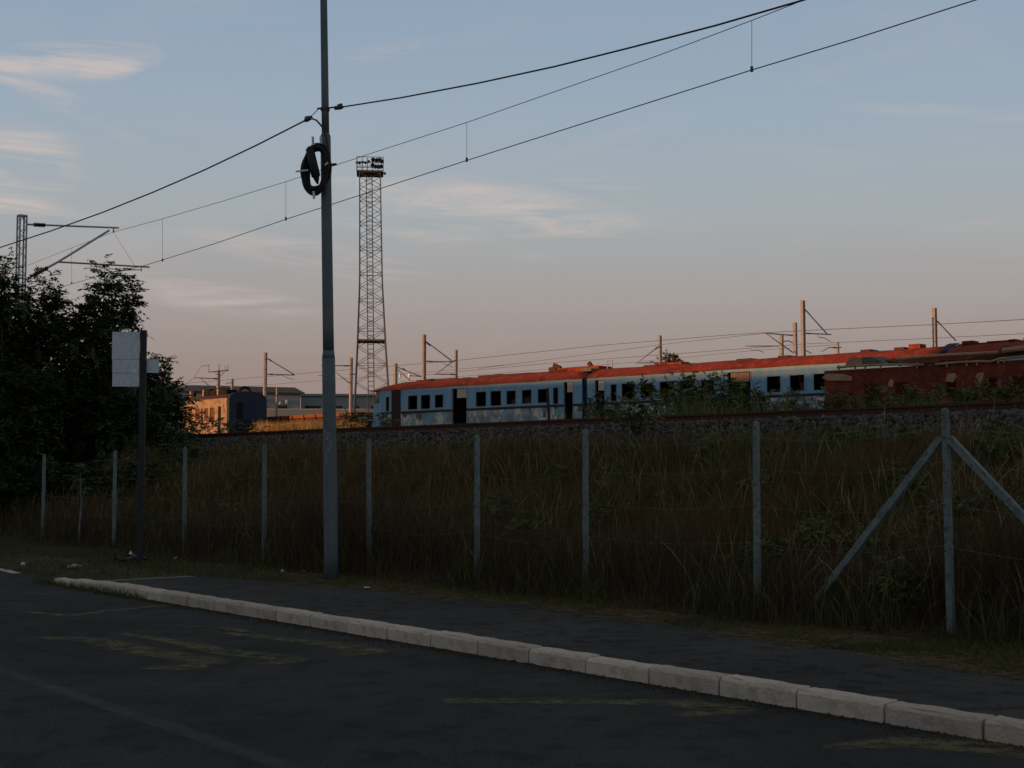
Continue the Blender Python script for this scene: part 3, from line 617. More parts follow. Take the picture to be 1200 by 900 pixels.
tree('leafy_shrub', [(15, 575, 34), (55, 570, 32), (85, 578, 26), (-20, 580, 36)], 34.5, 'dark shrub between the two leftmost fence posts', 'shrub', leaf=.13, leaders=0, trunk_r=.04)
tree('leafy_shrub', [(120, 575, 30), (155, 572, 28), (185, 570, 24)], 33.5, 'dark shrub behind the post of the white sign', 'shrub', leaf=.13, leaders=0, trunk_r=.04)
tree('round_tree', [(785, 425, 7), (779, 430, 6), (791, 430, 6), (803, 432, 4)], 118, 'small dark round tree showing above the red train roof', 'tree', leaf=.3, per=20, base_u=785, leaders=0, trunk_r=.12)
tree('leafy_shrub', [(745, 462, 17), (738, 482, 16), (752, 486, 16), (742, 502, 15), (762, 470, 10)], 23.3, 'bright green leafy shrub rising in front of the near rail', 'shrub', leaf=.085, per=34, m='shrubleaf', leaders=0, trunk_r=.025, base_u=745, dY=.2)
for (u, v, rp, Y, lab) in [(708, 478, 17, 37, 'green shrub just right of the gangway between the blue cars'), (800, 462, 24, 38, 'tall green shrub covering three windows of the blue car'),
                           (842, 462, 24, 40, 'green shrub left of the orange sprayed door panel'), (882, 470, 20, 39, 'green shrub under the orange sprayed door panel'),
                           (932, 476, 18, 41, 'low green shrub below the two dark square windows'), (985, 472, 19, 40, 'green shrub at the left end of the burnt red car')]:
    tree('leafy_shrub', [(u, v, rp), (u - rp * .8, v + 10, rp * .8), (u + rp * .8, v + 9, rp * .8), (u, v + 18, rp)], Y, lab, 'shrub', leaf=.10, per=34, m='shrubleaf', leaders=0, trunk_r=.025, group='green shrubs along the far side of the near track')
for u, v, rp, lab in [(1030, 470, 18, 'low green shrub under the torn cab roof of the burnt car'), (1072, 468, 18, 'low green shrub just left of the tall braced fence post top'), (1112, 466, 18, 'low green shrub right above the tall braced fence post'),
                      (1150, 464, 19, 'low green shrub second from the right picture edge'), (1190, 462, 19, 'low green shrub at the right picture edge')]:
    tree('leafy_shrub', [(u, v, rp), (u - rp * .9, v + 6, rp * .8), (u + rp * .9, v + 6, rp * .8)], 39 + random.uniform(-1.5, 1.5), lab, 'shrub', leaf=.10, per=34, m='shrubleaf', leaders=0, trunk_r=.02, group='low shrubs before the burnt car')
for u, v, rp, lab in [(445, 496, 12, 'small green bush at the nose of the blue railcar'), (412, 493, 11, 'small green bush just right of the steel pole, by the golden grass')]:
    tree('leafy_shrub', [(u, v, rp), (u + rp, v + 3, rp * .7), (u - rp, v + 3, rp * .7)], 60, lab, 'shrub', leaf=.13, per=20, m='shrubleaf', leaders=0, trunk_r=.025)
tree('leafy_shrub', [(236, 500, 12), (252, 499, 10), (222, 503, 14), (268, 503, 10)], 52, 'dark weedy bush in front of the cream railcar side', 'shrub', leaf=.13, per=20, leaders=0, trunk_r=.03)
tree('leafy_shrub', [(290, 503, 9), (303, 504, 8), (278, 505, 9)], 54, 'dark weedy bush below the dark blue railcar end', 'shrub', leaf=.13, per=20, leaders=0, trunk_r=.03)
tree('leafy_shrub', [(95, 566, 5), (98, 578, 6), (94, 556, 4)], 29.3, 'thin bare sapling with a pale stem beside the fence', 'sapling', leaf=.07, per=10, leaders=0, trunk_r=.028, bark='conc', dY=.1)

wl_ = []
for _ in range(150):
    uu = random.uniform(120, 1400); tt = random.uniform(11.7, 18.0); c_ = (uu - 600) / F; yy = tt / (ROAD.n.x * c_ + ROAD.n.y); xx = c_ * yy
    if RAIL.n.x * xx + RAIL.n.y * yy > RAIL.t - 2.2: continue
    rr_ = random.uniform(.10, .26); wl_.append((np.array((xx, yy, float(height(xx, yy)) + rr_ * random.uniform(.8, 1.9))), rr_))
V, Qq = leaf_cloud(wl_, .055, 190, 0, rows=4)
tag(np_mesh('leafy_weeds', V, Qq, M['shrubleaf']), 'clumps of leafy green weeds scattered through the brown slope', 'weeds', kind='stuff')

# ------------------------------------------------------------------ fence
fence = empty('wire_fence', ROAD.P(ROAD.s_at(686), FENCE_T, .1), 'wire fence on slim grey concrete posts along the foot of the slope', 'fence')
def fpt(u, v): return on_plane(ROAD.n, FENCE_T, u, v)
tops = []
for (u, v, lean) in [(52, 533, .0), (135, 529, .02), (217, 525, .03), (310, 522, .035), (432, 516, .05), (559, 511, .01), (686, 504, 0), (886, 495, -.01), (1107.5, 480, .02), (1420, 462, 0)]:
    p = fpt(u, v); g = Vector((p.x + lean * ROAD.d.x * -1, p.y + lean * ROAD.d.y * -1, float(height(p.x, p.y)) - .15)); tops.append((p, g))
    b = MB(); w = .068
    e, q = Vector((ROAD.d.x, ROAD.d.y, 0)), Vector((ROAD.n.x, ROAD.n.y, 0)); H_ = (p - g).length; rows = 12; ring = []
    for i in range(rows + 1):
        c = g.lerp(p, i / rows); ww = w * (1 - .12 * i / rows) * .5
        for x, y in ((-1, -.75), (-.75, -1), (.75, -1), (1, -.75), (1, .75), (.75, 1), (-.75, 1), (-1, .75)): b.v.append(tuple(c + e * x * ww + q * y * ww))
        if i: b.f += [((i - 1) * 8 + k, (i - 1) * 8 + (k + 1) % 8, i * 8 + (k + 1) % 8, i * 8 + k) for k in range(8)]
    b.v.append(tuple(p + Vector((0, 0, .02)))); b.f += [(rows * 8 + k, rows * 8 + (k + 1) % 8, rows * 8 + 8) for k in range(8)]
    po = b.build('post', M['conc'], fence)
    st = MB()
    for i in range(1, 9):
        c = g.lerp(p, .22 + .095 * i); st.tube([c - q * w * .5 - e * .03 * (1 if i % 2 else -1), c - q * (w * .5 + .006) , c - q * w * .5 + e * .045], .004, 4)
    tag(st.build('wire_tie', M['clamp'], po), kind='stuff')
for u0, v0, u1, v1 in ((1104, 512, 972, 684), (1111, 512, 1232, 640)):
    a_, b_ = fpt(u0, v0), fpt(u1, v1); d = (b_ - a_).normalized(); bb = MB(); bb.bar(a_ + d * .02, b_ + d * .25, .058, .068); bb.build('brace', M['conc'], fence)
for hgt in (.16, .5, .9, 1.3):
    w_ = MB()
    for i in range(len(tops) - 1):
        p0, p1 = tops[i][0] - Vector((0, 0, hgt)), tops[i + 1][0] - Vector((0, 0, hgt))
        q = Vector((ROAD.n.x, ROAD.n.y, 0)) * -.06
        pts = [p0.lerp(p1, k / 6) + q - Vector((0, 0, .06 * math.sin(math.pi * k / 6) * (1 + .5 * (i % 3)))) for k in range(7)]
        w_.tube(pts, .0022, 4)
    w_.build('wire', M['galv'], fence)

# ------------------------------------------------------------------ steel pole with its coil and cables
PY = 20.0
pb = at(388.5, 676, PY); pb.z = .10; ptop = at(378.5, -60, PY)
pole = empty('steel_pole', pb, 'grey stepped steel pole standing at the back of the pavement', 'pole')
def on_pole(v): return at(388.5 + (378.5 - 388.5) * (676 - v) / 736, v, PY)
def pole_sec(v0, v1, r0, r1, name, cuts=8):
    b = MB(); b.tube([on_pole(v0).lerp(on_pole(v1), k / cuts) for k in range(cuts + 1)], [r0 + (r1 - r0) * k / cuts for k in range(cuts + 1)], 20); return b.build(name, M['galv'], pole, True)
pole_sec(679, 420, .103, .096, 'lower_tube'); pole_sec(420, 411, .096, .083, 'collar', 2)
pole_sec(412, 160, .082, .076, 'middle_tube'); pole_sec(160, 156, .076, .056, 'collar', 2)
pole_sec(157, -150, .056, .048, 'upper_tube')
b = MB(); c = on_pole(525)
for k in range(9):
    aa = -math.pi / 2 + random.uniform(-.7, .3); z = on_pole(505 + k * 4.5); rr = .1015
    p = [Vector((z.x + rr * math.cos(aa + dx), z.y + rr * math.sin(aa + dx), z.z + dz)) for dx, dz in ((-.22, -.02), (.2, -.03), (.25, .025), (-.15, .03))]
    b.add(p, [(0, 1, 2, 3)])
b.build('paint_patch', M['paintflake'], pole)
b = MB(); z = on_pole(128); b.tube([z + Vector((0, 0, -.025)), z + Vector((0, 0, .025))], .068, 14); b.tube([z + Vector((.03, -.05, 0)), z + Vector((.15, -.08, .01))], .012, 6); b.tube([z + Vector((-.03, -.05, 0)), z + Vector((-.11, -.07, -.01))], .014, 6)
b.build('cable_bracket', M['clamp'], pole)
# coil of spare cable
cc = at(370.5, 198, PY - .14)
coil = empty('cable_coil', cc, 'coil of thick black cable tied to the steel pole', 'cable coil')
for j in range(14):
    b = MB(); ra, rb = .165 + random.uniform(-.05, .045), .33 + random.uniform(-.05, .05); oy = random.uniform(-.035, .035); tw = random.uniform(-.05, .05)
    pts = []
    for k in range(33):
        a_ = 2 * math.pi * k / 32; x, z = ra * math.cos(a_ + tw) + .012 * math.sin(3 * a_ + j), rb * math.sin(a_) + .012 * math.cos(2 * a_ + j)
        pts.append(cc + Vector((x * .98 + z * .06, oy + .02 * math.sin(a_ * 2 + j) - .03 * math.cos(a_), z)))
    b.tube(pts, .021, 7, False); b.build('cable_loop', M['black'], coil, True)
b = MB(); p0, p1 = at(362.5, 172, PY - .2), at(371, 210, PY - .2); d = (p1 - p0)
b.tube([p0, p0 + d * .05, p0 + d * .06, p0 + d * .9, p0 + d * .93, p0 + d * 1.0, p0 + d * 1.15], [.03, .045, .062, .068, .05, .04, .012], 12)
sp = b.build('splice_case', M['black'], coil, True)
for (u0, v0, u1, v1) in [(366.5, 160, 367, 170), (375.8, 160, 376, 168), (346.5, 201, 361, 199.5), (380.5, 193.5, 384, 190.5), (367.5, 224, 368, 233)]:
    b = MB(); b.bar(at(u0, v0, PY - .24), at(u1, v1, PY - .22), .032, .02); b.build('white_tie', M['tie'], coil)
b = MB(); b.bar(at(388, 193, PY - .05), at(394.5, 192.5, PY - .05), .03); b.build('bracket_end', M['black'], coil)
# overhead cables
def sag_pts(a, b_, sag, n=24):
    return [a.lerp(b_, k / n) - Vector((0, 0, 4 * sag * (k / n) * (1 - k / n))) for k in range(n + 1)]
def grip(p, d, parent):
    g = MB(); d = d.normalized(); g.tube([p - d * .11, p - d * .09, p + d * .05, p + d * .12], [.015, .032, .036, .016], 8); g.bar(p - d * .02 + Vector((0, 0, .03)), p + d * .08 + Vector((0, 0, .04)), .03); g.build('dead_end_grip', M['clamp'], parent)
def cable_thing(pts, r, label, name='overhead_cable', m='cable', k=6):
    e = empty(name, pts[0], label, 'cable' if name.endswith('cable') else 'wire'); b = MB(); b.tube(pts, r, k); b.build('strand', M[m], e, True); return e
# to the right: towards the camera side, along the road
pA = at(397, 126, PY); pB = at(940, 0, 13.3); dirB = (pB - pA)
ptsR = [pA, at(470, 113.5, PY - (470 - 397) / 543 * 6.7 * .9 - .0)]
def road_cable(pix):                   # points on the vertical plane that holds the cable
    N = ROAD.n; t0 = N.x * pA.x + N.y * pA.y
    return [on_plane(N, t0, u, v) for u, v in pix]
ptsR = road_cable([(397, 126), (470, 114.5), (560, 97.5), (650, 78), (740, 55.5), (840, 29.5), (940, 0.5), (1060, -40), (1200, -95), (1450, -205), (1800, -370)])
eR = cable_thing(ptsR, .0105, 'thick dark cable rising from the pole to the upper right'); grip(ptsR[0] - Vector((.0, 0, 0)), ptsR[1] - ptsR[0], eR)
ptsL = road_cable([(361, 139.5), (300, 170.5), (240, 199), (180, 225), (120, 249), (60, 270.5), (0, 290), (-90, 316), (-240, 350)])
eL = cable_thing(ptsL, .0135, 'thick dark cable falling from the pole to the left edge'); grip(ptsL[0], ptsL[1] - ptsL[0], eL)
b = MB(); b.tube([ptsL[0], on_pole(128) + Vector((-.08, -.05, 0))], .006, 5); b.build('stay_wire', M['cable'], eL)
b = MB(); b.tube([ptsL[0] + Vector((.02, 0, .02)), at(371, 141, PY - .06), at(377, 148, PY - .09), at(381, 156, PY - .11), at(384, 170, PY - .11), at(386, 185, PY - .12)], .014, 6); b.build('drop_cable', M['cable'], eL, True)

# ------------------------------------------------------------------ sign
SY = 23.6
sb = at(166, 656, SY); sb.z = float(height(sb.x, sb.y)) - .05
sign = empty('sign_board', sb, 'white sign board seen from behind on a dark post', 'sign')
b = MB(); x0, x1 = at(163, 500, SY).x, at(170, 500, SY).x; zt = at(166, 387, SY).z
b.hexa([(x, y, z) for z in (sb.z, zt) for x, y in ((x0, SY - .03), (x1, SY - .03), (x1, SY + .03), (x0, SY + .03))]); b.build('post', M['darkpost'], sign)
for (u0, v0, u1, v1) in ((132, 389, 163.4, 421), (132, 421.4, 163.4, 437), (132, 437.5, 163.4, 453)):
    p, q = at(u0, v0, SY), at(u1, v1, SY); b = MB(); b.hexa([(x, y, z) for z in (q.z, p.z) for x, y in ((p.x, SY - .015), (q.x, SY - .015), (q.x, SY + .012), (p.x, SY + .012))]); b.build('panel', M['sign'], sign)
p, q = at(170, 421, SY + .05), at(186, 437, SY + .05); b = MB(); b.hexa([(x, y, z) for z in (q.z, p.z) for x, y in ((p.x, SY + .035), (q.x, SY + .035), (q.x, SY + .055), (p.x, SY + .055))]); b.build('side_panel', M['sign'], sign)
p, q = at(156, 432, SY - .02), at(161.5, 437, SY - .02); b = MB(); b.add([(p.x, SY - .019, q.z), (q.x, SY - .019, q.z), (q.x - .05, SY - .019, p.z), (p.x, SY - .019, p.z)], [(0, 1, 2, 3)]); b.build('sticker', M['tie'], sign)
# litter
def crumple(name, p, sx, sy, sz, m, label, cat, group=None):
    n, k = 10, 6; b = MB()
    for i in range(k + 1):
        ph = math.pi / 2 * i / k
        for j in range(n):
            a_ = 2 * math.pi * j / n; f = random.uniform(.65, 1.15)
            b.v.append((p.x + sx * math.cos(ph) * math.cos(a_) * f, p.y + sy * math.cos(ph) * math.sin(a_) * f, p.z + sz * math.sin(ph) * random.uniform(.7, 1.1)))
        if i: b.f += [((i - 1) * n + j, (i - 1) * n + (j + 1) % n, i * n + (j + 1) % n, i * n + j) for j in range(n)]
    b.f.append(tuple(reversed(range(n))))
    return tag(b.build(name, m, origin=p), label, cat, group)
g = lambda u, v, z=.11: ground_at(u, v, z)
crumple('rubbish_bag', g(150, 659), .34, .16, .14, M['bag'], 'black rubbish bag lying at the foot of the sign post', 'bag')
crumple('litter_paper', g(88, 665, .10), .13, .08, .06, M['litter'], 'crumpled white litter at the left end of the kerb', 'litter')
crumple('litter_paper', g(153, 656, .14), .06, .05, .16, M['litter'], 'small white litter on the black bag by the sign', 'litter')
crumple('litter_paper', g(27, 662, .10), .05, .05, .05, M['litter'], 'tiny white litter in the grass at far left', 'litter')
crumple('litter_paper', g(206, 655, .11), .04, .04, .05, M['litter'], 'tiny pale litter in grass right of the sign post', 'litter')
crumple('litter_paper', g(331, 671, .11), .045, .04, .05, M['litter'], 'white litter scrap on the verge left of the steel pole', 'litter')
crumple('litter_paper', g(357, 670.5, .11), .035, .03, .04, M['litter'], 'white litter scrap nearest the left of the steel pole', 'litter')
crumple('litter_paper', g(652, 645, .5), .05, .04, .02, M['litter'], 'white scrap caught in the grass beside the middle fence post', 'litter')
crumple('litter_paper', g(430, 689, .125), .06, .03, .02, M['litter'], 'flat pale scrap on the pavement edge right of the pole', 'litter')

# ------------------------------------------------------------------ lattice mast with cantilever, and the contact line
NM = RAIL.d
mp0 = at(26, 253, 42.3)
mbase = Vector((mp0.x, mp0.y, float(height(mp0.x, mp0.y)) - .1))
lm = empty('lattice_mast', mbase, 'slim lattice railway mast with bracket arm above the left trees', 'mast')
b = MB(); hw = .105; H_ = mp0.z - mbase.z
cor = [Vector((RAIL.d.x * i * hw + RAIL.n.x * j * hw, RAIL.d.y * i * hw + RAIL.n.y * j * hw, 0)) for i, j in ((-1, -1), (1, -1), (1, 1), (-1, 1))]
for c in cor: b = MB(); b.bar(mbase + c, mbase + c + Vector((0, 0, H_)), .042); b.build('mast_leg', M['lattice'], lm)
b = MB(); nseg = int(H_ / .27)
for i in range(nseg):
    z0, z1 = Vector((0, 0, H_ * i / nseg)), Vector((0, 0, H_ * (i + 1) / nseg))
    for k in range(4):
        b.bar(mbase + cor[k] + z0, mbase + cor[(k + 1) % 4] + z1, .012) if (i + k) % 2 else b.bar(mbase + cor[(k + 1) % 4] + z0, mbase + cor[k] + z1, .012)
for k in range(4): b.bar(mbase + cor[k] + Vector((0, 0, H_)), mbase + cor[(k + 1) % 4] + Vector((0, 0, H_)), .05)
b.build('lacing', M['lattice'], lm)
tm = NM.x * mp0.x + NM.y * mp0.y
def arm(u, v): return on_plane(NM, tm, u, v)
def tube_part(name, pix, r, parent, m='lattice', f=arm):
    b = MB(); b.tube([f(u, v) for u, v in pix], r, 8); return b.build(name, M[m], parent, True)
tube_part('top_tube', [(32, 263), (139, 267)], .030, lm)
tube_part('bracket_tube', [(33, 326), (68, 307), (128, 270)], .035, lm)
tube_part('registration_tube', [(68, 307), (175, 313)], .030, lm)
tube_part('steady_arm', [(166, 316), (150, 316.5), (133, 318.5)], .016, lm)
tube_part('drop_bracket', [(165.5, 313), (165.5, 318)], .022, lm)
tube_part('drop_bracket', [(133, 267), (133, 272.5)], .03, lm)
tube_part('tie_wire', [(133, 272), (158, 312)], .006, lm)
for (u0, v0, u1, v1) in ((40, 263.3, 53, 264), (40, 322.5, 56, 313.5)):
    a_, b_ = arm(u0, v0), arm(u1, v1); b = MB(); n = 13
    b.tube([a_.lerp(b_, k / n) for k in range(n + 1)], [.035 if k % 2 else .075 for k in range(n + 1)], 10); b.build('insulator', M['insul'], lm)
# messenger and contact wires: end points are real places on the line
c0, c1 = arm(134, 318), at(1140, 0, 19.0)
m0_, m1_ = arm(133, 272), at(940, 0, 21.6)
def extend(a, b_, k0, k1): d = b_ - a; return a - d * k0, b_ + d * k1
def pixline(pix, A, B):                # points over the plan line A-B at the heights where they are seen
    d = Vector((B.x - A.x, B.y - A.y)); N = Vector((d.y, -d.x)); N.normalize(); t0 = N.x * A.x + N.y * A.y
    return [on_plane(N, t0, u, v) for u, v in pix]
con = pixline([(-60, 377), (70, 337), (134, 318), (165, 312.5), (250, 286), (335, 257), (547, 188), (720, 133), (881, 82), (1000, 46), (1143, 0), (1300, -52), (1600, -152), (2000, -285)], c0, c1)
mes = pixline([(-60, 340), (20, 316), (80, 292), (133, 272), (192, 256), (260, 236), (335, 213), (440, 178), (547, 143.5), (660, 104), (770, 65.5), (881, 24), (942, 0), (1100, -68), (1400, -190), (1800, -350)], m0_, m1_)
cable_thing(con, .0095, 'lower overhead contact wire rising from left mast to upper right', 'contact_wire', 'wire')
me_ = cable_thing(mes, .0072, 'upper thin suspension wire rising from left mast to upper right', 'suspension_wire', 'wire')
for u, v0, v1 in ((190.5, 257, 305.3), (335, 213, 257), (547, 143.5, 188), (881, 24, 82), (84, 291, 332)):
    b = MB(); A = pixline([(u, v0)], m0_, m1_)[0]; B = pixline([(u, v1)], c0, c1)[0]; b.tube([A, B], .0055, 4); b.tube([B - Vector((0, 0, .03)), B + Vector((0, 0, .06))], .025, 6); b.build('dropper', M['wire'], me_)

# ------------------------------------------------------------------ far masts
def far_mast(u, v, Y, label, wpx=3.6, arms=(), ins=(), name='catenary_mast', boards=(), twin=True):
    top = at(u, v, Y); bz_ = float(height(top.x, top.y)) - .1; bs = Vector((top.x, top.y, bz_))
    e = empty(name, bs, label, 'mast', 'railway masts of the yard')
    w = wpx * Y / F; tx = Vector((TRAIN.n.x, TRAIN.n.y, 0)); td = Vector((TRAIN.d.x, TRAIN.d.y, 0))
    if twin:
        for sg in (-1, 1):
            b = MB(); c = tx * sg * w * .42
            b.hexa([q + c + tx * i * w * .13 + td * j * w * .38 for q in (bs, top) for i, j in ((-1, -1), (1, -1), (1, 1), (-1, 1))]); b.build('channel', M['mast'], e)
        b = MB(); H2 = top.z - bs.z
        for k in range(int(H2 / .8)):
            z = bs + Vector((0, 0, .4 + k * .8)); b.bar(z - tx * w * .45 + td * w * .4, z + tx * w * .45 + td * w * .4, .06)
        tag(b.build('batten', M['mast'], e), kind='stuff')
    else:
        b = MB(); b.hexa([q + tx * i * w * .5 * s_ + td * j * w * .5 * s_ for q, s_ in ((bs, 1.15), (top, .9)) for i, j in ((-1, -1), (1, -1), (1, 1), (-1, 1))]); b.build('column', M['mast'], e)
    N = TRAIN.d; t0 = N.x * top.x + N.y * top.y; f = lambda a, b_: on_plane(N, t0, a, b_)
    for pix, r_ in arms:
        b = MB(); b.tube([f(a, b_) for a, b_ in pix], r_ * Y / F * .5, 6); b.build('bracket_tube', M['lattice'], e, True)
    for (u0, v0, u1, v1) in ins:
        a_, b_ = f(u0, v0), f(u1, v1); b = MB(); n = 7; R_ = Y / F * 1.0
        b.tube([a_.lerp(b_, k / n) for k in range(n + 1)], [R_ * .55 if k % 2 else R_ for k in range(n + 1)], 8); b.build('insulator', M['insul'], e)
    return e, f
far_mast(311, 413, 107, 'twin channel mast behind the dark blue railcar end', 3.4, [([(313, 420), (345, 439)], 1.3), ([(313, 438.5), (345, 439.5)], 1.3), ([(330, 440), (344, 445)], .7)], [(315, 421, 318, 423), (316, 438.6, 320, 438.8)])
e, f = far_mast(256, 434, 118, 'single mast with forked insulator head over the left railcar', 3.4, [([(244, 436), (268, 434)], 1.4), ([(244.5, 427), (244.5, 436)], 1.2), ([(267, 427), (267, 434)], 1.2), ([(256.5, 427), (256.5, 436)], 1.6), ([(263, 428), (265, 434)], 1.1),
         ([(252, 437), (257, 442), (263, 436)], 1.0), ([(227, 442.5), (256, 444)], 1.2), ([(234, 443), (251, 457)], 1.2), ([(214, 452.5), (243, 452.5)], 1.0), ([(213, 454), (227, 443), (236, 429), (244, 428)], .6)], [(251, 443.6, 254, 443.8)], twin=False)
far_mast(272, 444, 121, 'short mast right behind the fork headed mast', 3, [([(264, 450), (268, 448.5), (272, 449)], 1.0)], twin=False)
far_mast(411.5, 419, 112, 'twin mast between the steel pole and floodlight tower', 3.2, [([(376, 428.5), (411, 428.5)], 1.2), ([(393, 436), (411, 450)], 1.2), ([(372, 440), (392, 440)], .9), ([(416, 438.5), (409, 438.5)], 1.6)], [(403, 428.6, 409, 428.7)])
e, f = far_mast(463.5, 426, 118, 'sunlit mast with two added pale plates above the train nose', 3.8, [([(465, 430), (495, 442)], 1.3), ([(466, 433), (481, 446)], 1.0), ([(480, 440), (495, 441.5)], 1.0)], [(472, 432, 475, 434)], twin=False)
for u in (469, 479):  # added plates turned to the sun, imitating bright lit squares beyond the mast
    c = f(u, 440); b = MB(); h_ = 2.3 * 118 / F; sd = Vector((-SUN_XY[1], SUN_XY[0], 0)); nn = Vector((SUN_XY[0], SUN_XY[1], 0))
    b.hexa([c + sd * i * h_ + nn * j * .02 + Vector((0, 0, k * h_)) for k in (-1, 1) for i, j in ((-1, -1), (1, -1), (1, 1), (-1, 1))]); b.build('sun_plate', M['white'], e)
far_mast(497, 392, 93, 'tall twin mast behind the windows near the train nose', 3.8, [([(499, 400), (529, 422.5)], 1.4), ([(499, 423.5), (532, 424)], 1.3), ([(516, 424.5), (531, 430.5)], .7)], [(500, 401.5, 504, 405), (501, 423.4, 507, 423.6)])
far_mast(534.5, 410, 105, 'shorter mast right of the tall twin mast above train roof', 3.0, [([(533, 422), (511, 438)], 1.3), ([(508, 438.5), (533, 438.8)], 1.2)], [(528, 438.7, 532, 438.8)])
far_mast(773.5, 393, 93.6, 'slim twin mast above the middle of the red roof', 3.2, [([(772, 406), (748, 424)], 1.3), ([(744, 425.5), (772, 425)], 1.2)], [(768, 409, 771, 406.8)])
far_mast(940.7, 352, 74, 'tallest yard mast, sunlit, with arm to its right', 4.6, [([(943, 362.5), (969, 391)], 1.6), ([(943, 390.5), (974, 392)], 1.5), ([(958, 392), (959, 395), (966, 396), (973, 400)], .9), ([(943, 410), (951, 414)], 1.2)], [(944, 363.5, 949, 368.5), (945, 390.6, 950, 391)])
far_mast(931.5, 378, 85.5, 'sunlit mast immediately left of the tallest yard mast', 4.2, [([(892, 390), (929, 393)], 1.5), ([(898, 391), (929, 413)], 1.4), ([(873, 405.5), (913, 405.5)], 1.2), ([(880, 408), (880, 411), (888, 410), (895, 413)], .8)], [(924, 392.6, 929, 393)], twin=False)
far_mast(915.7, 392, 93, 'shorter grey mast left of the sunlit pair', 4.0, [([(917, 400), (925, 399.5), (929, 402)], 1.4)], [], twin=False)
far_mast(981.5, 401, 98, 'small mast with short arms right of the tallest mast', 3.0, [([(962, 412), (972, 407), (981, 407.5), (986, 407)], 1.2)], [(976, 407.2, 980, 407.5)], twin=False)
far_mast(1095, 361, 78, 'twin mast at right above the car gangway', 4.8, [([(1097, 375), (1120, 399)], 1.5)], [(1098, 376, 1103, 381)])
far_mast(324.5, 454, 100, 'thin pale post before the grey hall', 1.8, [], [], twin=False, name='thin_post')
# wires of the yard, strung along the masts
def yard_wire(label, pix, Yat, r=.017):
    fr = Frame(-1100, *Yat); N = fr.n; pts = [on_plane(N, fr.t, u, v) for u, v in pix]
    cable_thing(pts, r, label, 'yard_wire', 'wire', 4)
yard_wire('highest far wire crossing behind the tallest mast', [(150, 455), (345, 438.5), (530, 423), (700, 405), (860, 392), (960, 386.5), (1090, 380.5), (1260, 371)], (940, 76))
yard_wire('second far wire just under the highest at right', [(560, 432), (700, 414), (773, 404), (892, 391)], (892, 87), .014)
yard_wire('far wire passing low behind the right hand mast', [(480, 441), (650, 425), (800, 414), (945, 403), (1080, 397), (1260, 388)], (1000, 74), .014)
yard_wire('lowest far wire close over the red train roof', [(470, 447), (620, 434.5), (760, 423), (880, 411), (980, 404)], (880, 92), .013)
yard_wire('faint far wire left of the floodlight tower', [(190, 460), (300, 452), (400, 444), (500, 436), (600, 427)], (400, 110), .014)

# ------------------------------------------------------------------ floodlight tower
TY = 150.0; tb = at(436, 552, TY); tb.z = 3.0
tower = empty('floodlight_tower', tb, 'tall lattice floodlight tower with lamp platform on top', 'tower')
def tw(v):                             # half width by height
    pts = [(470, 20.0), (400, 16.2), (330, 13.2), (260, 12.6), (205, 12.2)]
    if v >= 470: return 20.0 + (v - 470) * .055
    for (v0, w0), (v1, w1) in zip(pts, pts[1:]):
        if v >= v1: return w0 + (w1 - w0) * (v0 - v) / (v0 - v1)
    return 12.2
rt = Vector((math.cos(.10), math.sin(.10), 0)); ft = Vector((-math.sin(.10), math.cos(.10), 0))
def tcx(v): return 436.0 - (470 - v) * .009 - (0 if v > 400 else (400 - v) * .0)
def tc_(v, i, j): c = at(tcx(v), v, TY); w = tw(v) * TY / F; return c + rt * i * w + ft * j * w
vs = [545, 520, 496, 472, 449, 427, 406, 387, 369, 352, 336, 321, 306, 291.5, 277, 262.5, 248, 233.5, 219, 205]
for i, j in ((-1, -1), (1, -1), (1, 1), (-1, 1)):
    b = MB(); b.tube([tc_(v, i, j) for v in vs], [.10 - .045 * k / len(vs) for k in range(len(vs))], 6); b.build('leg', M['tower'], tower)
b = MB(); cs = [(-1, -1), (1, -1), (1, 1), (-1, 1)]
for k in range(len(vs) - 1):
    v0, v1 = vs[k], vs[k + 1]
    for q in range(4):
        A, B = cs[q], cs[(q + 1) % 4]
        b.bar(tc_(v0, *A), tc_(v1, *B), .05); b.bar(tc_(v0, *B), tc_(v1, *A), .05)
        if k % 2 == 0: b.bar(tc_(v1, *A), tc_(v1, *B), .045)
b.build('bracing', M['tower'], tower)
b = MB(); lw = .32
for i, j in ((-1, -1), (1, -1), (1, 1), (-1, 1)): b.tube([at(tcx(v) - 1, v, TY) + rt * i * lw + ft * j * lw for v in (545, 330, 200)], .055, 5)
for k in range(64):
    z = at(tcx(545) - 1, 545, TY).lerp(at(tcx(200) - 1, 200, TY), k / 64)
    for sgn in (-1, 1): b.bar(z + rt * -lw + ft * lw * sgn, z + rt * lw + ft * lw * sgn, .035)
b.build('ladder_shaft', M['tower'], tower)
def deck(v, half, name):
    c = at(tcx(v), v, TY); b = MB(); w = half * TY / F; b.hexa([c + rt * i * w + ft * j * w + Vector((0, 0, z)) for z in (-.09, .09) for i, j in ((-1, -1), (1, -1), (1, 1), (-1, 1))]); return b.build(name, M['tower'], tower), c, w
deck(400, 16.5, 'rest_platform')
pl, c, w = deck(203.5, 15.5, 'lamp_platform')
b = MB(); hh = 1.55
for k in range(4):
    A, B = cs[k], cs[(k + 1) % 4]
    for q in range(5): p = c + (rt * A[0] + ft * A[1]).lerp(rt * B[0] + ft * B[1], q / 5) * w; b.bar(p, p + Vector((0, 0, hh)), .06)
    for z in (.5, 1.0, hh): b.bar(c + (rt * A[0] + ft * A[1]) * w + Vector((0, 0, z)), c + (rt * B[0] + ft * B[1]) * w + Vector((0, 0, z)), .06)
b.build('railing', M['tower'], tower)
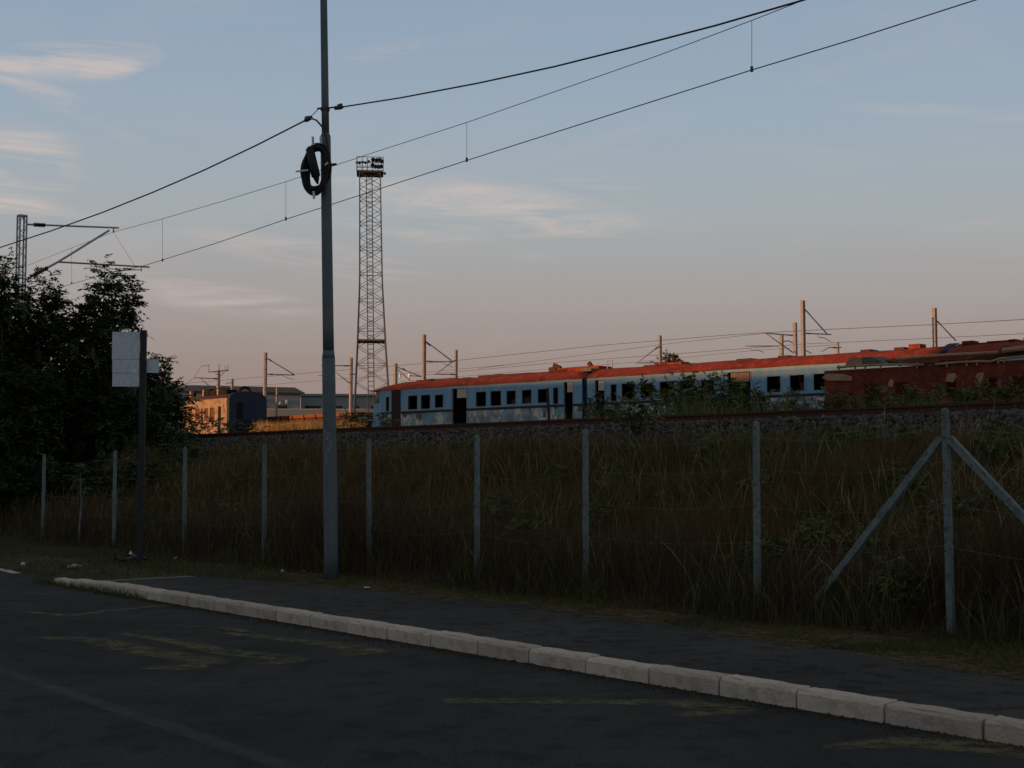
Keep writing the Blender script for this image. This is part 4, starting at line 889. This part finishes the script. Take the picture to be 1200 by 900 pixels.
def lamp_(u, v, dy, s=.3):
    p = at(u, v, TY + dy); b = MB(); d = Vector((.55, -.75, -.28)).normalized(); b.tube([p - d * s * .8, p - d * s * .5, p + d * s * .2, p + d * s * .6, p + d * s * .66], [s * .25, s * .6, s * .75, s * 1.0, s * .95], 10)
    b.bar(p, p - Vector((0, 0, s * 1.3)), .05); b.build('floodlight', M['lamp'], tower)
for u, v in ((436.5, 187), (440.5, 187.6), (444.5, 187.2), (447, 189), (436, 193.5), (439.5, 195), (443, 195.3), (446, 195)): lamp_(u, v, -1.45, .25)
for u, v in ((418, 190.5), (421, 191), (424.5, 190), (428, 190.6), (431.5, 189)): lamp_(u, v, 1.0, .17)
b = MB(); p = at(449, 203, TY); q = at(451, 201, TY); b.tube([p, q, at(451, 204.5, TY)], .04, 5); b.tube([at(451, 202.5, TY), at(451, 204.5, TY)], .14, 8); b.build('camera_arm', M['lamp'], tower)

# ------------------------------------------------------------------ rolling stock
def side_with_openings(fr, s0, s1, t, z0, z1, ops, thick=.09):
    """a car side cut by real openings; ops: (a0, a1, zb, zt)"""
    b = MB(); S = sorted({s0, s1} | {x for o in ops for x in o[:2]}); Z = sorted({z0, z1} | {x for o in ops for x in o[2:]})
    for i in range(len(S) - 1):
        for j in range(len(Z) - 1):
            sm, zm = (S[i] + S[i + 1]) / 2, (Z[j] + Z[j + 1]) / 2
            if any(o[0] < sm < o[1] and o[2] < zm < o[3] for o in ops): continue
            for tt in (t, t + thick): b.add([fr.P(S[i], tt, Z[j]), fr.P(S[i + 1], tt, Z[j]), fr.P(S[i + 1], tt, Z[j + 1]), fr.P(S[i], tt, Z[j + 1])], [(0, 1, 2, 3)])
    for a0, a1, zb, zt in ops:
        q = [(a0, zb), (a1, zb), (a1, zt), (a0, zt)]
        for k in range(4):
            (xa, za), (xb, zb2) = q[k], q[(k + 1) % 4]; b.add([fr.P(xa, t, za), fr.P(xb, t, zb2), fr.P(xb, t + thick, zb2), fr.P(xa, t + thick, za)], [(0, 1, 2, 3)])
    return b
def ring(fr, o, t, w=.045, d=.02):
    a0, a1, zb, zt = o; b = MB()
    for x0, x1, y0, y1 in ((a0, a1, zt - w, zt), (a0, a1, zb, zb + w), (a0, a0 + w, zb + w, zt - w), (a1 - w, a1, zb + w, zt - w)): b.box(fr, x0, x1, t - d, t + .03, y0, y1)
    return b
def arc_roof(fr, s0, s1, t0, t1, ze, hgt, nose=0.0, over=.05):
    b = MB(); n = 12; cuts = np.linspace(s0, s1, 25)
    for i, a in enumerate(cuts):
        fnose = min(1, max(0.0, (s1 - a) / nose)) if nose else 1
        for k in range(n + 1):
            q = k / n; t = t0 - over + (t1 - t0 + 2 * over) * q; x = abs(2 * q - 1)
            z = ze + hgt * (1 - x ** 2.6) * (.35 + .65 * math.sqrt(fnose)) + .012 * math.sin(a * 1.7 + k)
            b.v.append(tuple(fr.P(a, t, z)))
        if i: b.f += [((i - 1) * (n + 1) + k, i * (n + 1) + k, i * (n + 1) + k + 1, (i - 1) * (n + 1) + k + 1) for k in range(n)]
    b.f += [tuple(range(n + 1)), tuple(24 * (n + 1) + k for k in reversed(range(n + 1)))]
    return b
def bogies(fr, s0, s1, t0, t1, zr, parent):
    for a in (s0 + 3.2, s1 - 3.2):
        b = MB(); b.box(fr, a - 1.5, a + 1.5, t0 + .35, t0 + .5, zr + .35, zr + .65); b.box(fr, a - 1.5, a + 1.5, t1 - .5, t1 - .35, zr + .35, zr + .65); b.box(fr, a - .25, a + .25, t0 + .5, t1 - .5, zr + .4, zr + .62)
        bg_ = b.build('bogie', M['wheel'], parent)
        for x in (-1.1, 1.1):
            for tt in (t0 + .75, t1 - .75):
                w_ = MB(); c = fr.P(a + x, tt, zr + .46); nn = Vector((fr.n.x, fr.n.y, 0)); w_.tube([c - nn * .065, c + nn * .065], .46, 20); w_.build('wheel', M['wheel'], bg_)
EZ = TRAIN.hit(430, 459).z           # height of the eaves
RAILZ = 3.12
def yard_rails(fr, t0, zr, s0, s1, name='siding_track'):
    e = empty(name, fr.P((s0 + s1) / 2, t0 + .75, zr), kind='structure')
    for t in (t0, t0 + 1.5):
        b = MB(); b.box(fr, s0, s1, t - .035, t + .035, zr - .16, zr); b.box(fr, s0, s1, t - .07, t + .07, zr - .18, zr - .165); b.build('rail', M['rail'], e)
yard_rails(TRAIN, TRAIN.t + .75, RAILZ, 0, 110)
def sx(u): return TRAIN.s_at(u, 470)
def blue_car(u_left, u_right, label, wins, doors, slims=(), nose=False, panel_u=(), name='blue_railcar', darkdoor=None, orange=None):
    s1, s0 = (sx(u_left), sx(u_right)); t0, t1 = TRAIN.t, TRAIN.t + 2.9; zf = RAILZ + 1.05
    e = empty(name, TRAIN.P((s0 + s1) / 2, (t0 + t1) / 2, RAILZ), label, 'railcar', 'blue railcars of the wrecked train')
    wz0, wz1 = EZ - 1.24, EZ - .40
    ops = []; wo, do = [], []
    for a, b_ in wins: wo.append((sx(b_), sx(a), wz0, wz1))
    for a, b_ in slims: wo.append((sx(b_), sx(a), wz0 - .05, wz1))
    for a, b_ in doors: do.append((sx(b_), sx(a), zf, EZ - .14))
    ops = wo + do
    se = s1 - (1.3 if nose else 0)
    zb = EZ - 1.36
    # upper side (blue), belt, lower side (sprayed)
    up_ops = [(o[0], o[1], max(o[2], zb), o[3]) for o in ops]
    side_with_openings(TRAIN, s0, se if nose else s1, t0, zb, EZ, up_ops).build('body_side', M['bluepaint'], e)
    lo_ops = [(o[0], o[1], zf + .02, zb) for o in do]
    side_with_openings(TRAIN, s0, se if nose else s1, t0 + .012, zf, zb, lo_ops).build('lower_panel', M['graffiti'], e)
    cuts = sorted([s0, se if nose else s1] + [x for o in do for x in o[:2]])
    for x0, x1 in zip(cuts[::2], cuts[1::2]):
        if x1 - x0 < .1: continue
        b = MB(); b.box(TRAIN, x0, x1, t0 - .03, t0 + .008, zb - .09, zb + .03); b.build('belt_rail', M['belt'], e)
        b = MB(); b.box(TRAIN, x0, x1, t0 - .012, t0 + .01, EZ - .20, EZ - .175); b.build('drip_rail', M['bluepaint'], e)
    b = MB(); b.box(TRAIN, s0, s1, t0 + .05, t1 - .05, RAILZ + .62, zf - .01); b.build('underframe', M['rustskirt'], e)
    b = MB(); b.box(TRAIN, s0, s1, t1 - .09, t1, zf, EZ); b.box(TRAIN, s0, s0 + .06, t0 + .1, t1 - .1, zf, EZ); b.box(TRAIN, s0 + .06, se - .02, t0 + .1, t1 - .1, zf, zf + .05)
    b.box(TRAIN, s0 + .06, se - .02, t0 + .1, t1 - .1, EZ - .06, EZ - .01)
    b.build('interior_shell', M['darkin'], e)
    for o in wo: ring(TRAIN, o, t0).build('window_frame', M['belt'] if random.random() < .5 else M['bluepaint'], e)
    for (u, _b) in doors:
        if u in panel_u:
            o = (sx(_b), sx(u), zf, EZ - .14); b = MB(); b.box(TRAIN, o[0] + .05, o[1] - .3 * (o[1] - o[0]), t0 + .04, t0 + .08, o[3] - .55, o[3] - .02); b.build('door_panel', M['cream'], e)
    if darkdoor:
        a, b_ = darkdoor; bb = MB(); bb.box(TRAIN, sx(b_), sx(a), t0 - .02, t0 + .03, zf - .2, EZ - .02); bb.build('door', M['darkdoor'], e)
    for o in do:
        for q in (o[0] - .05, o[1]):
            b = MB(); b.box(TRAIN, q, q + .05, t0 - .025, t0 + .03, zf, EZ - .12); b.build('door_jamb', M['bluepaint'], e)
    if nose:                            # sloped cab front
        b = MB()
        lo, hi = [TRAIN.P(se, t0, zf), TRAIN.P(s1, t0 + .35, zf), TRAIN.P(s1, t1 - .35, zf), TRAIN.P(se, t1, zf)], [TRAIN.P(se, t0, EZ), TRAIN.P(s1 - .45, t0 + .35, EZ), TRAIN.P(s1 - .45, t1 - .35, EZ), TRAIN.P(se, t1, EZ)]
        b.add(lo + hi, [(0, 1, 5, 4), (1, 2, 6, 5), (2, 3, 7, 6), (4, 5, 6, 7), (3, 2, 1, 0)]); b.build('cab_front', M['bluepaint'], e)
        b = MB(); q = []
        for x, z in ((.30, .42), (.92, .42), (.92, .78), (.30, .78)):
            p = lo[0].lerp(lo[1], x).lerp(hi[0].lerp(hi[1], x), z * .5 + .5 if z < .5 else z * .5 + .56); q.append(p + Vector((-TRAIN.n.x, -TRAIN.n.y, 0)) * .02)
        b.add(q, [(0, 1, 2, 3)]); b.build('cab_window', M['glass'], e)
    arc_roof(TRAIN, s0 - .02, s1 - (.25 if nose else 0), t0, t1, EZ, .56, nose=2.2 if nose else 0).build('roof', M['redroof'], e, True)
    bogies(TRAIN, s0, s1, t0, t1, RAILZ, e)
    return e, s0, s1
car1, a0, a1 = blue_car(430, 682, 'blue railcar with red roof and cab end, nearest the floodlight tower',
    [(478.5, 489), (493.5, 504), (509, 520), (558, 569.5), (575, 587), (593, 605), (611, 623.5), (629.5, 643)], [(530, 547), (661, 671.5)], [(452.5, 456), (648.5, 654)], nose=True, panel_u=(530, 661), darkdoor=(459, 469.5))
car2, b0, b1 = blue_car(688, 1100, 'middle blue railcar half hidden by green shrubs',
    [(729, 744), (750, 766), (773.5, 790), (797, 813.5), (821, 838), (898, 916), (925, 944), (953, 972), (985, 1003), (1015, 1033), (1045, 1062)], [(697.5, 708.5), (853, 880), (1075, 1090)], [(716, 722.5)], panel_u=(697.5,))
car3, c0_, c1_ = blue_car(1108, 1560, 'rear railcar with red roof at the right picture edge',
    [(1130, 1150), (1165, 1185), (1210, 1230), (1260, 1285), (1320, 1345)], [(1114, 1124), (1420, 1440)])
b = MB(); o = (sx(880), sx(853)); b.box(TRAIN, o[0] + .1, o[1] - .15, TRAIN.t + .04, TRAIN.t + .07, EZ - .62, EZ - .17); b.build('sprayed_panel', M['tan'], car2)
for u, (lo, hi) in ((612, (.06, .45)), (938, (.0, .5)), (912, (.0, .25)), (596, (.0, .35))):
    b = MB(); x = sx(u); b.box(TRAIN, x - .3, x + .3, TRAIN.t + .5, TRAIN.t + .62, EZ - 1.24 + lo, EZ - 1.24 + hi); b.build('seat_back', M['rustpanel'], car1 if u < 685 else car2)
# roof fittings
def roof_box(car, u, w, h, z=.5, dt=1.0, name='roof_box', m='rustskirt', d=.8):
    x = sx(u); b = MB(); b.box(TRAIN, x - w / 2, x + w / 2, TRAIN.t + dt, TRAIN.t + dt + d, EZ + z - .12, EZ + z + h); return b.build(name, M[m], car)
for u, w, h in ((480, 1.0, .10), (487, .5, .14), (508, 1.6, .10), (531, .6, .08), (556, 1.4, .14), (569, .4, .16), (590, 2.4, .12), (620, 3.0, .10), (640, 1.4, .16)): roof_box(car1, u, w, h)
roof_box(car1, 663, 3.0, .24, m='redroof', d=1.2); roof_box(car2, 755, 1.6, .10, m='redroof'); roof_box(car2, 770, 1.6, .16, m='redroof')
for u, w, h in ((858, .8, .10), (905, .6, .12), (1002, .5, .14), (1042, .5, .14)): roof_box(car2, u, w, h)
roof_box(car2, 1060, .55, .24, m='redroof', d=.6); roof_box(car3, 1123, .5, .22, m='redroof', d=.6)
for u, w, h in ((1137, 2.0, .10), (1163, 1.3, .14), (1176, .3, .16), (1195, .4, .18)): roof_box(car3, u, w, h, m='redroof')
for u0, v0, u1, v1, car in ((649, 427.5, 657, 431.5, car1), (690, 425, 694, 431, car2), (644, 433, 652, 431.5, car1)):
    b = MB(); b.bar(TRAIN.hit(u0, v0, 1.2), TRAIN.hit(u1, v1, 1.2), .16, .20); b.build('bent_roof_plate', M['rustskirt'], car)
b = MB(); f2 = lambda u, v: TRAIN.hit(u, v, 1.4)
for pts in ([(712, 432), (712, 422.5), (717.5, 422), (717.5, 431)], [(712, 426), (717.5, 425.5)]): b.tube([f2(*p) for p in pts], .03, 5)
b.build('roof_frame', M['lattice'], car2)
# gangways between the cars
def gangway(s0, s1, car):
    b = MB(); n = 6; dd = (s1 - s0) / n
    for k in range(n): b.box(TRAIN, s0 + k * dd, s0 + (k + .6) * dd, TRAIN.t + .15, TRAIN.t + 2.75, RAILZ + 1.0, EZ + .26); b.box(TRAIN, s0 + (k + .6) * dd, s0 + (k + 1) * dd, TRAIN.t + .25, TRAIN.t + 2.65, RAILZ + 1.05, EZ + .18)
    b.build('gangway', M['bellows'], car)
gangway(b1 + .02, a0 - .02, car2); gangway(c1_ + .02, b0 - .02, car3)
p = TRAIN.hit(685, 437, .3); b = MB(); b.box(TRAIN, sx(690), sx(677), TRAIN.t + .2, TRAIN.t + 1.2, EZ + .40, EZ + .56); b.build('roof_flap', M['greenmetal'], car1)
b = MB(); n = 8; x0, x1 = sx(1112), sx(1098)      # dark gap plate that follows the roof at the second joint
for i, x in enumerate((x0, x1)):
    for k in range(n + 1):
        q = k / n; b.v.append(tuple(TRAIN.P(x, TRAIN.t - .14 + 2.0 * q, EZ - .3 + 1.02 * (1 - (1 - q) ** 2.6))))
b.f += [(k, k + 1, n + 2 + k, n + 1 + k) for k in range(n)]; b.build('gap_plate', M['bellows'], car3)
# leaning stake in front of the train
st_ = empty('leaning_stake', at(643, 505, 60), 'dark leaning stake in front of the first blue car', 'stake'); b = MB(); gz = at(645, 505, 60); gz.z = 2.95; b.bar(gz, at(641.5, 455, 60), .12); b.build('stake', M['belt'], st_)

# burnt red car in front of the train, right
BR = Frame(-1100, 1100, 48.0)
bs_ = lambda u, v=440: BR.s_at(u, v)
bt0, bt1 = BR.t, BR.t + 2.7; BZ = BR.hit(1050, 430).z
burnt = empty('burnt_railcar', BR.P(bs_(1120), BR.t + 1.35, RAILZ - .1), 'burnt rust red railcar without roof at the right', 'railcar')
s1, s0 = bs_(966), bs_(1420)
yard_rails(BR, bt0 + .65, RAILZ - .08, 5, 70)
ops = [(bs_(b_), bs_(a), BZ - 1.15, BZ - .55) for a, b_ in ((1012, 1030), (1048, 1066), (1108, 1120), (1150, 1168), (1186, 1204))]
bb = side_with_openings(BR, s0, s1, bt0, RAILZ + .9, BZ, ops)
bb.build('body_side', M['burnt'], burnt)
b = MB(); b.box(BR, s0, s1, bt1 - .08, bt1, RAILZ + .9, BZ - .25); b.box(BR, s1 - .07, s1 - .01, bt0 + .1, bt1 - .1, RAILZ + .9, BZ - .15); b.box(BR, s0, s1 - .1, bt0 + .1, bt1 - .1, RAILZ + .8, RAILZ + .95); b.build('shell', M['burnt'], burnt)
b = MB(); b.box(BR, s0, s1, bt0 + .1, bt1 - .1, RAILZ + .45, RAILZ + .78); b.build('underframe', M['rustskirt'], burnt)
bogies(BR, s0, s1, bt0, bt1, RAILZ - .08, burnt)
for pts, r_ in (([(981, 430.5), (1000, 429), (1030, 427.5), (1060, 427), (1082, 427.5)], .045), ([(1096, 427), (1125, 424.5), (1150, 423.5), (1160, 424), (1172, 420.5), (1205, 417)], .045), ([(1050, 421), (1078, 418.5), (1110, 416), (1170, 413)], .06), ([(1175, 411), (1205, 407.5)], .10)):
    b = MB(); b.tube([BR.hit(u, v, -.06) for u, v in pts], r_, 7); b.build('bent_pipe', M['tan'], burnt, True)
for u, v in ((983, 430), (1002, 429), (1014, 428.5), (1032, 427.5), (1055, 427), (1075, 427), (1110, 425.5), (1133, 424), (1145, 423.8), (1170, 421), (1177, 420)):
    b = MB(); b.bar(BR.hit(u, v - 2, -.05), BR.hit(u, v + 5, -.05), .05); b.build('pipe_bracket', M['tan'], burnt)
def roof_scrap(pix, dt, m, name='roof_scrap'):
    b = MB(); A = [BR.hit(u, v, dt) for u, v in pix]; nn = Vector((BR.n.x, BR.n.y, 0)) * .9 + Vector((0, 0, .08)); n = len(A)
    b.add(A + [q + nn for q in A], [tuple(range(n)), tuple(reversed(range(n, 2 * n)))] + [(k, n + k, n + (k + 1) % n, (k + 1) % n) for k in range(n)]); b.build(name, M[m], burnt)
roof_scrap([(990, 430), (992, 423), (998, 419.5), (1010, 418.5), (1010, 429)], .05, 'tan', 'cab_roof_remnant')
roof_scrap([(1010, 428.5), (1011, 418.6), (1022, 418.5), (1034, 424), (1040, 427.5)], .08, 'greenmetal', 'cab_roof_remnant')
roof_scrap([(1030, 428), (1036, 422), (1060, 424.5), (1100, 424), (1100, 427.5)], .4, 'rustskirt')
roof_scrap([(1100, 427), (1100, 422), (1135, 420.5), (1172, 414), (1172, 421)], .4, 'rustskirt')
roof_scrap([(1172, 421), (1172, 408), (1180, 405.5), (1205, 406), (1205, 417)], .1, 'rustskirt')
roof_scrap([(963, 443), (968, 438), (985, 438), (998, 441), (998, 446), (970, 446)], -.05, 'tan', 'bent_panel')
roof_scrap([(1040, 427), (1042, 420.5), (1100, 416.5), (1172, 410.5), (1172, 420), (1130, 424), (1100, 426)], 1.2, 'redroof', 'far_side_wall')
for pix in ([(1108, 447), (1110, 438), (1119, 437), (1121, 441), (1117, 448)], [(1143, 441), (1146, 437), (1153, 436.5), (1152, 443), (1149, 450), (1146, 446)], [(1040, 452), (1043, 444), (1047, 446), (1046, 454)]):
    b = MB(); A = [BR.hit(u, v, -.02) for u, v in pix]; n = len(A); nn = Vector((BR.n.x, BR.n.y, 0)) * .015
    b.add(A + [q + nn for q in A], [tuple(range(n)), tuple(reversed(range(n, 2 * n)))] + [(k, n + k, n + (k + 1) % n, (k + 1) % n) for k in range(n)]); b.build('flaked_patch', M['tan'], burnt)

# left railcar, lit on its side
LC = Frame(-850, 268, 92.0); LE = LC.hit(268, 466).z
ls = lambda u: LC.s_at(u, 480)
lt0, lt1 = LC.t, LC.t + 2.95; l0 = ls(268); l1 = l0 + 19.5
left = empty('cream_railcar', LC.P((l0 + l1) / 2, (lt0 + lt1) / 2, RAILZ), 'cream railcar with dark blue end, behind the trees at left', 'railcar')
yard_rails(LC, lt0 + .75, RAILZ, 30, 150)
lw = [(ls(b_), ls(a), LE - 1.45, LE - .62) for a, b_ in ((229, 234), (235.5, 238), (239.5, 244), (246, 251), (210, 214), (216, 219), (221, 225))]
ld = [(ls(259), ls(255.5), RAILZ + 1.1, LE - .55)]
side_with_openings(LC, l0 + .25, l1, lt0, RAILZ + 1.0, LE, lw + ld).build('body_side', M['carside'], left)
for o in lw:
    b = MB(); b.box(LC, o[0] + .02, o[1] - .02, lt0 + .05, lt0 + .08, o[2] + .02, o[3] - .02); b.build('window_panel', M['rustpanel'], left)
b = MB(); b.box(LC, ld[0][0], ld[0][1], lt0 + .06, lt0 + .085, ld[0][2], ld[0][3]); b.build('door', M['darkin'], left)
b = MB(); ez0 = RAILZ + .8          # end wall with rounded top corners
ring_ = [(lt0, ez0), (lt0, LE - .1), (lt0 + .12, LE + .18), (lt0 + .45, LE + .36), (lt0 + 1.0, LE + .44), (lt1 - 1.0, LE + .44), (lt1 - .45, LE + .36), (lt1 - .12, LE + .18), (lt1, LE - .1), (lt1, ez0)]
n = len(ring_)
for a in (l0 - .05, l0 + .24): b.v += [tuple(LC.P(a, t, z)) for t, z in ring_]
b.f += [tuple(range(n)), tuple(reversed(range(n, 2 * n)))] + [(k, n + k, n + (k + 1) % n, (k + 1) % n) for k in range(n)]
b.build('end_wall', M['endblue'], left)
b = MB(); b.box(LC, l0 - .08, l0 - .055, lt0 + 1.05, lt1 - .75, ez0 + .3, LE - .35); b.build('end_door', M['enddoor'], left)
b = MB(); b.box(LC, l0 - .075, l0 - .053, lt0 + .62, lt0 + 1.0, ez0 + .5, LE - .3); b.build('end_recess', M['darkin'], left)
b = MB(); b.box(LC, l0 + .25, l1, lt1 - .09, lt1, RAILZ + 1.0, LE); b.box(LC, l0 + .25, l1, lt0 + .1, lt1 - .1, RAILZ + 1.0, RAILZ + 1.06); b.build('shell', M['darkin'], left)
b = MB(); b.box(LC, l0, l1, lt0 + .06, lt1 - .06, RAILZ + .55, RAILZ + .98); b.build('underframe', M['rustskirt'], left)
arc_roof(LC, l0 + .25, l1, lt0, lt1, LE, .36).build('roof', M['rustskirt'], left, True)
bogies(LC, l0, l1, lt0, lt1, RAILZ, left)
f3 = lambda u, v: LC.hit(u, v, 1.4)
for (u0, v0, u1, v1, m, nm) in ((244, 459, 257, 466, 'darkin', 'roof_box'), (263, 457, 270, 466, 'darkin', 'roof_box'), (241.5, 457, 243, 466, 'tan', 'insulator_post'), (258.5, 456, 260, 465, 'tan', 'insulator_post'), (226.5, 459, 228, 466, 'tan', 'insulator_post'), (230, 460.5, 231.5, 466, 'darkin', 'insulator_post'), (248, 456.5, 250, 464, 'darkin', 'insulator_post')):
    p, q = f3(u0, v0), f3(u1, v1); x0, x1 = sorted((p.x * LC.d.x + p.y * LC.d.y, q.x * LC.d.x + q.y * LC.d.y)); x0 = max(x0, l0 + .3); x1 = max(x1, x0 + .15); b = MB(); b.box(LC, x0, x1, lt0 + 1.1, lt0 + 1.1 + min(1.0, max(.12, x1 - x0)), q.z - .3, p.z); b.build(nm, M[m], left)
b = MB(); b.tube([LC.P(l0 + .35, lt0 + 1.45 - .42 * math.cos(q), LE + .42 + .36 * math.sin(q)) for q in np.linspace(-.3, 3.4, 14)], .10, 7); b.build('roof_hoop', M['darkin'], left, True)
b = MB()
for pts in ([(236, 457), (270, 455)], [(248, 456), (262, 455)]): b.tube([f3(*p) for p in pts], .05, 6)
b.build('bus_bar', M['darkin'], left)

# rusty flat wagon in the sun
FW = Frame(-850, 350, 93.0); wz = FW.hit(350, 486.5).z
w1, w0 = FW.s_at(300, 490), FW.s_at(418, 490)
wag = empty('flat_wagon', FW.P((w0 + w1) / 2, FW.t + 1.3, RAILZ), 'low rusty flat wagon glowing in the sun behind golden grass', 'wagon')
b = MB(); b.box(FW, w0, w1, FW.t, FW.t + 2.6, wz - .20, wz); b.build('deck', M['wagon'], wag)
b = MB(); b.box(FW, w0 + .2, w1 - .2, FW.t + .06, FW.t + .16, wz - .52, wz - .22); b.build('side_beam', M['rustskirt'], wag)
nst = 9
for k in range(nst):
    a = w0 + .4 + (w1 - w0 - .8) * k / (nst - 1); b = MB(); b.box(FW, a - .05, a + .05, FW.t - .06, FW.t - .005, wz - .35, wz - .02); b.build('stake_pocket', M['rustskirt'], wag)
b = MB(); b.box(FW, w0, w1, FW.t + .9, FW.t + 1.7, wz - .95, wz - .53); b.build('centre_beam', M['darkin'], wag)
bogies(FW, w0, w1, FW.t, FW.t + 2.6, RAILZ, wag); yard_rails(FW, FW.t + .55, RAILZ, 40, 150)

# ------------------------------------------------------------------ far halls
class HallFrame(Frame):
    def __init__(s, origin, ang):
        s.o = origin; s.d = Vector((math.cos(ang), math.sin(ang))); s.n = Vector((-s.d.y, s.d.x))
    def P(s, a, t, z): return Vector((s.o.x + s.d.x * a + s.n.x * t, s.o.y + s.d.y * a + s.n.y * t, z))
HY = 185.0
hc = at(352, 470, HY); hf = HallFrame(Vector((hc.x, hc.y)), math.radians(22))
zE, zR = at(352, 461, HY).z, at(344, 453.5, HY).z
hall = empty('grey_hall', (hc.x, hc.y, 2.9), 'grey industrial hall with dark gable roof left of the pole', 'building')
Lh, Wh = -19, 11.0
b = MB(); b.box(hf, Lh, 0, 0, Wh, 2.9, zE); b.add([hf.P(0, 0, zE), hf.P(0, Wh, zE), hf.P(0, Wh / 2, zR)], [(0, 1, 2)]); b.add([hf.P(Lh, 0, zE), hf.P(Lh, Wh, zE), hf.P(Lh, Wh / 2, zR)], [(2, 1, 0)]); b.build('wall', M['hallwall'], hall)
for t0_, t1_ in ((-.4, Wh / 2), (Wh + .4, Wh / 2)):
    b = MB(); q = [hf.P(Lh - .4, t0_, zE - .1), hf.P(.5, t0_, zE - .1), hf.P(.5, t1_, zR + .08), hf.P(Lh - .4, t1_, zR + .08)]; b.hexa(q + [x + Vector((0, 0, .18)) for x in q]); b.build('roof_slope', M['hallroof'], hall)
for k, a in enumerate((-16.5, -13.2, -9.8, -6.4, -3.2)):
    b = MB(); b.box(hf, a, a + 1.4, -.05, .06, zE - 3.0, zE - 1.7); b.build('window', M['glass'], hall)
for (u, v, s_) in ((306.5, 469, .28), (328, 472, .20), (335.5, 471, .26)):      # added white plates turned to the sun to imitate window glints
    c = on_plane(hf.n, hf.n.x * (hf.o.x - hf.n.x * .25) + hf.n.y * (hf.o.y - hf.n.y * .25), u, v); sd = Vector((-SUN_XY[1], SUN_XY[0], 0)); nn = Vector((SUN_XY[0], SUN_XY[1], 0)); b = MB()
    b.hexa([c + sd * i * s_ + nn * j * .12 + Vector((0, 0, k * s_)) for k in (-1, 1) for i, j in ((-1, -1), (1, -1), (1, 1), (-1, 1))]); b.build('glint_plate', M['white'], hall)
h2c = at(352.5, 470, HY + 9); h2 = HallFrame(Vector((h2c.x, h2c.y)), math.radians(4)); z2 = at(400, 461.5, HY + 9).z
low = empty('long_low_hall', (h2c.x, h2c.y, 2.9), 'long low flat roofed grey hall behind the steel pole', 'building')
b = MB(); b.box(h2, 0, 22, 0, 12, 2.9, z2 - .3); b.build('wall', M['hallwall'], low)
b = MB(); b.box(h2, -.3, 22.3, -.4, 12.4, z2 - .295, z2); b.build('roof', M['hallwall'], low)
for a in (.6, 1.9, 5.0, 7.4, 9.9, 12.5, 14.3, 16.0, 18.0):
    b = MB(); b.box(h2, a, a + (1.6 if a in (.6, 12.5, 14.3) else .9), -.06, .05, z2 - 2.9, z2 - 1.7); b.build('window', M['glass'], low)
wf = HallFrame(Vector((at(296, 470, 165).x, 165.0)), math.radians(2)); zw = at(350, 480, 165).z
yw = empty('yard_wall', wf.P(0, 0, 2.9), 'blue grey yard wall in front of the halls', 'wall'); b = MB(); b.box(wf, 0, 16, 0, .25, 2.9, zw); b.build('wall', M['bluewall'], yw)
b = MB(); b.box(wf, -.1, 16.1, -.08, .33, zw + .002, zw + .12); b.build('coping', M['hallwall'], yw)

# ------------------------------------------------------------------ unseen blocks added left of the picture, shaped to shade the road and train
S2, Q2 = Vector(SUN_XY), Vector((SUN_XY[1], -SUN_XY[0]))
if Q2.y < 0: Q2 = -Q2
class ShadeFrame(Frame):
    def __init__(s): s.d = Q2; s.n = S2
sf = ShadeFrame()
def block(p0, p1, a0_, dep, H_, label):
    c = sf.P((p0 + p1) / 2, a0_ + dep / 2, 0); e = empty('shade_block', c, label, 'building', None)
    b = MB(); b.box(sf, p0, p1, a0_, a0_ + dep, -.3, H_ - .5); b.build('wall', M['hallwall'], e); b = MB(); b.box(sf, p0 - .3, p1 + .3, a0_ - .3, a0_ + dep + .3, H_ - .498, H_); b.build('roof', M['hallroof'], e)
    nf = int((H_ - 2) / 3); nn = int((p1 - p0) / 5)
    for i in range(nf):
        for k in range(nn):
            x = p0 + 1.6 + k * (p1 - p0 - 3) / max(nn - 1, 1) - .6; b = MB(); b.box(sf, x, x + 1.2, a0_ - .05, a0_ + .1, 1.2 + 3 * i, 2.6 + 3 * i); b.build('window', M['glass'], e)
block(-38, 45.5, 62, 12, 16.0, 'added grey shading block beyond the left picture edge, out of view')
block(46.2, 81.0, 62, 12, 11.75, 'lower added grey shading block beyond the left picture edge, out of view')
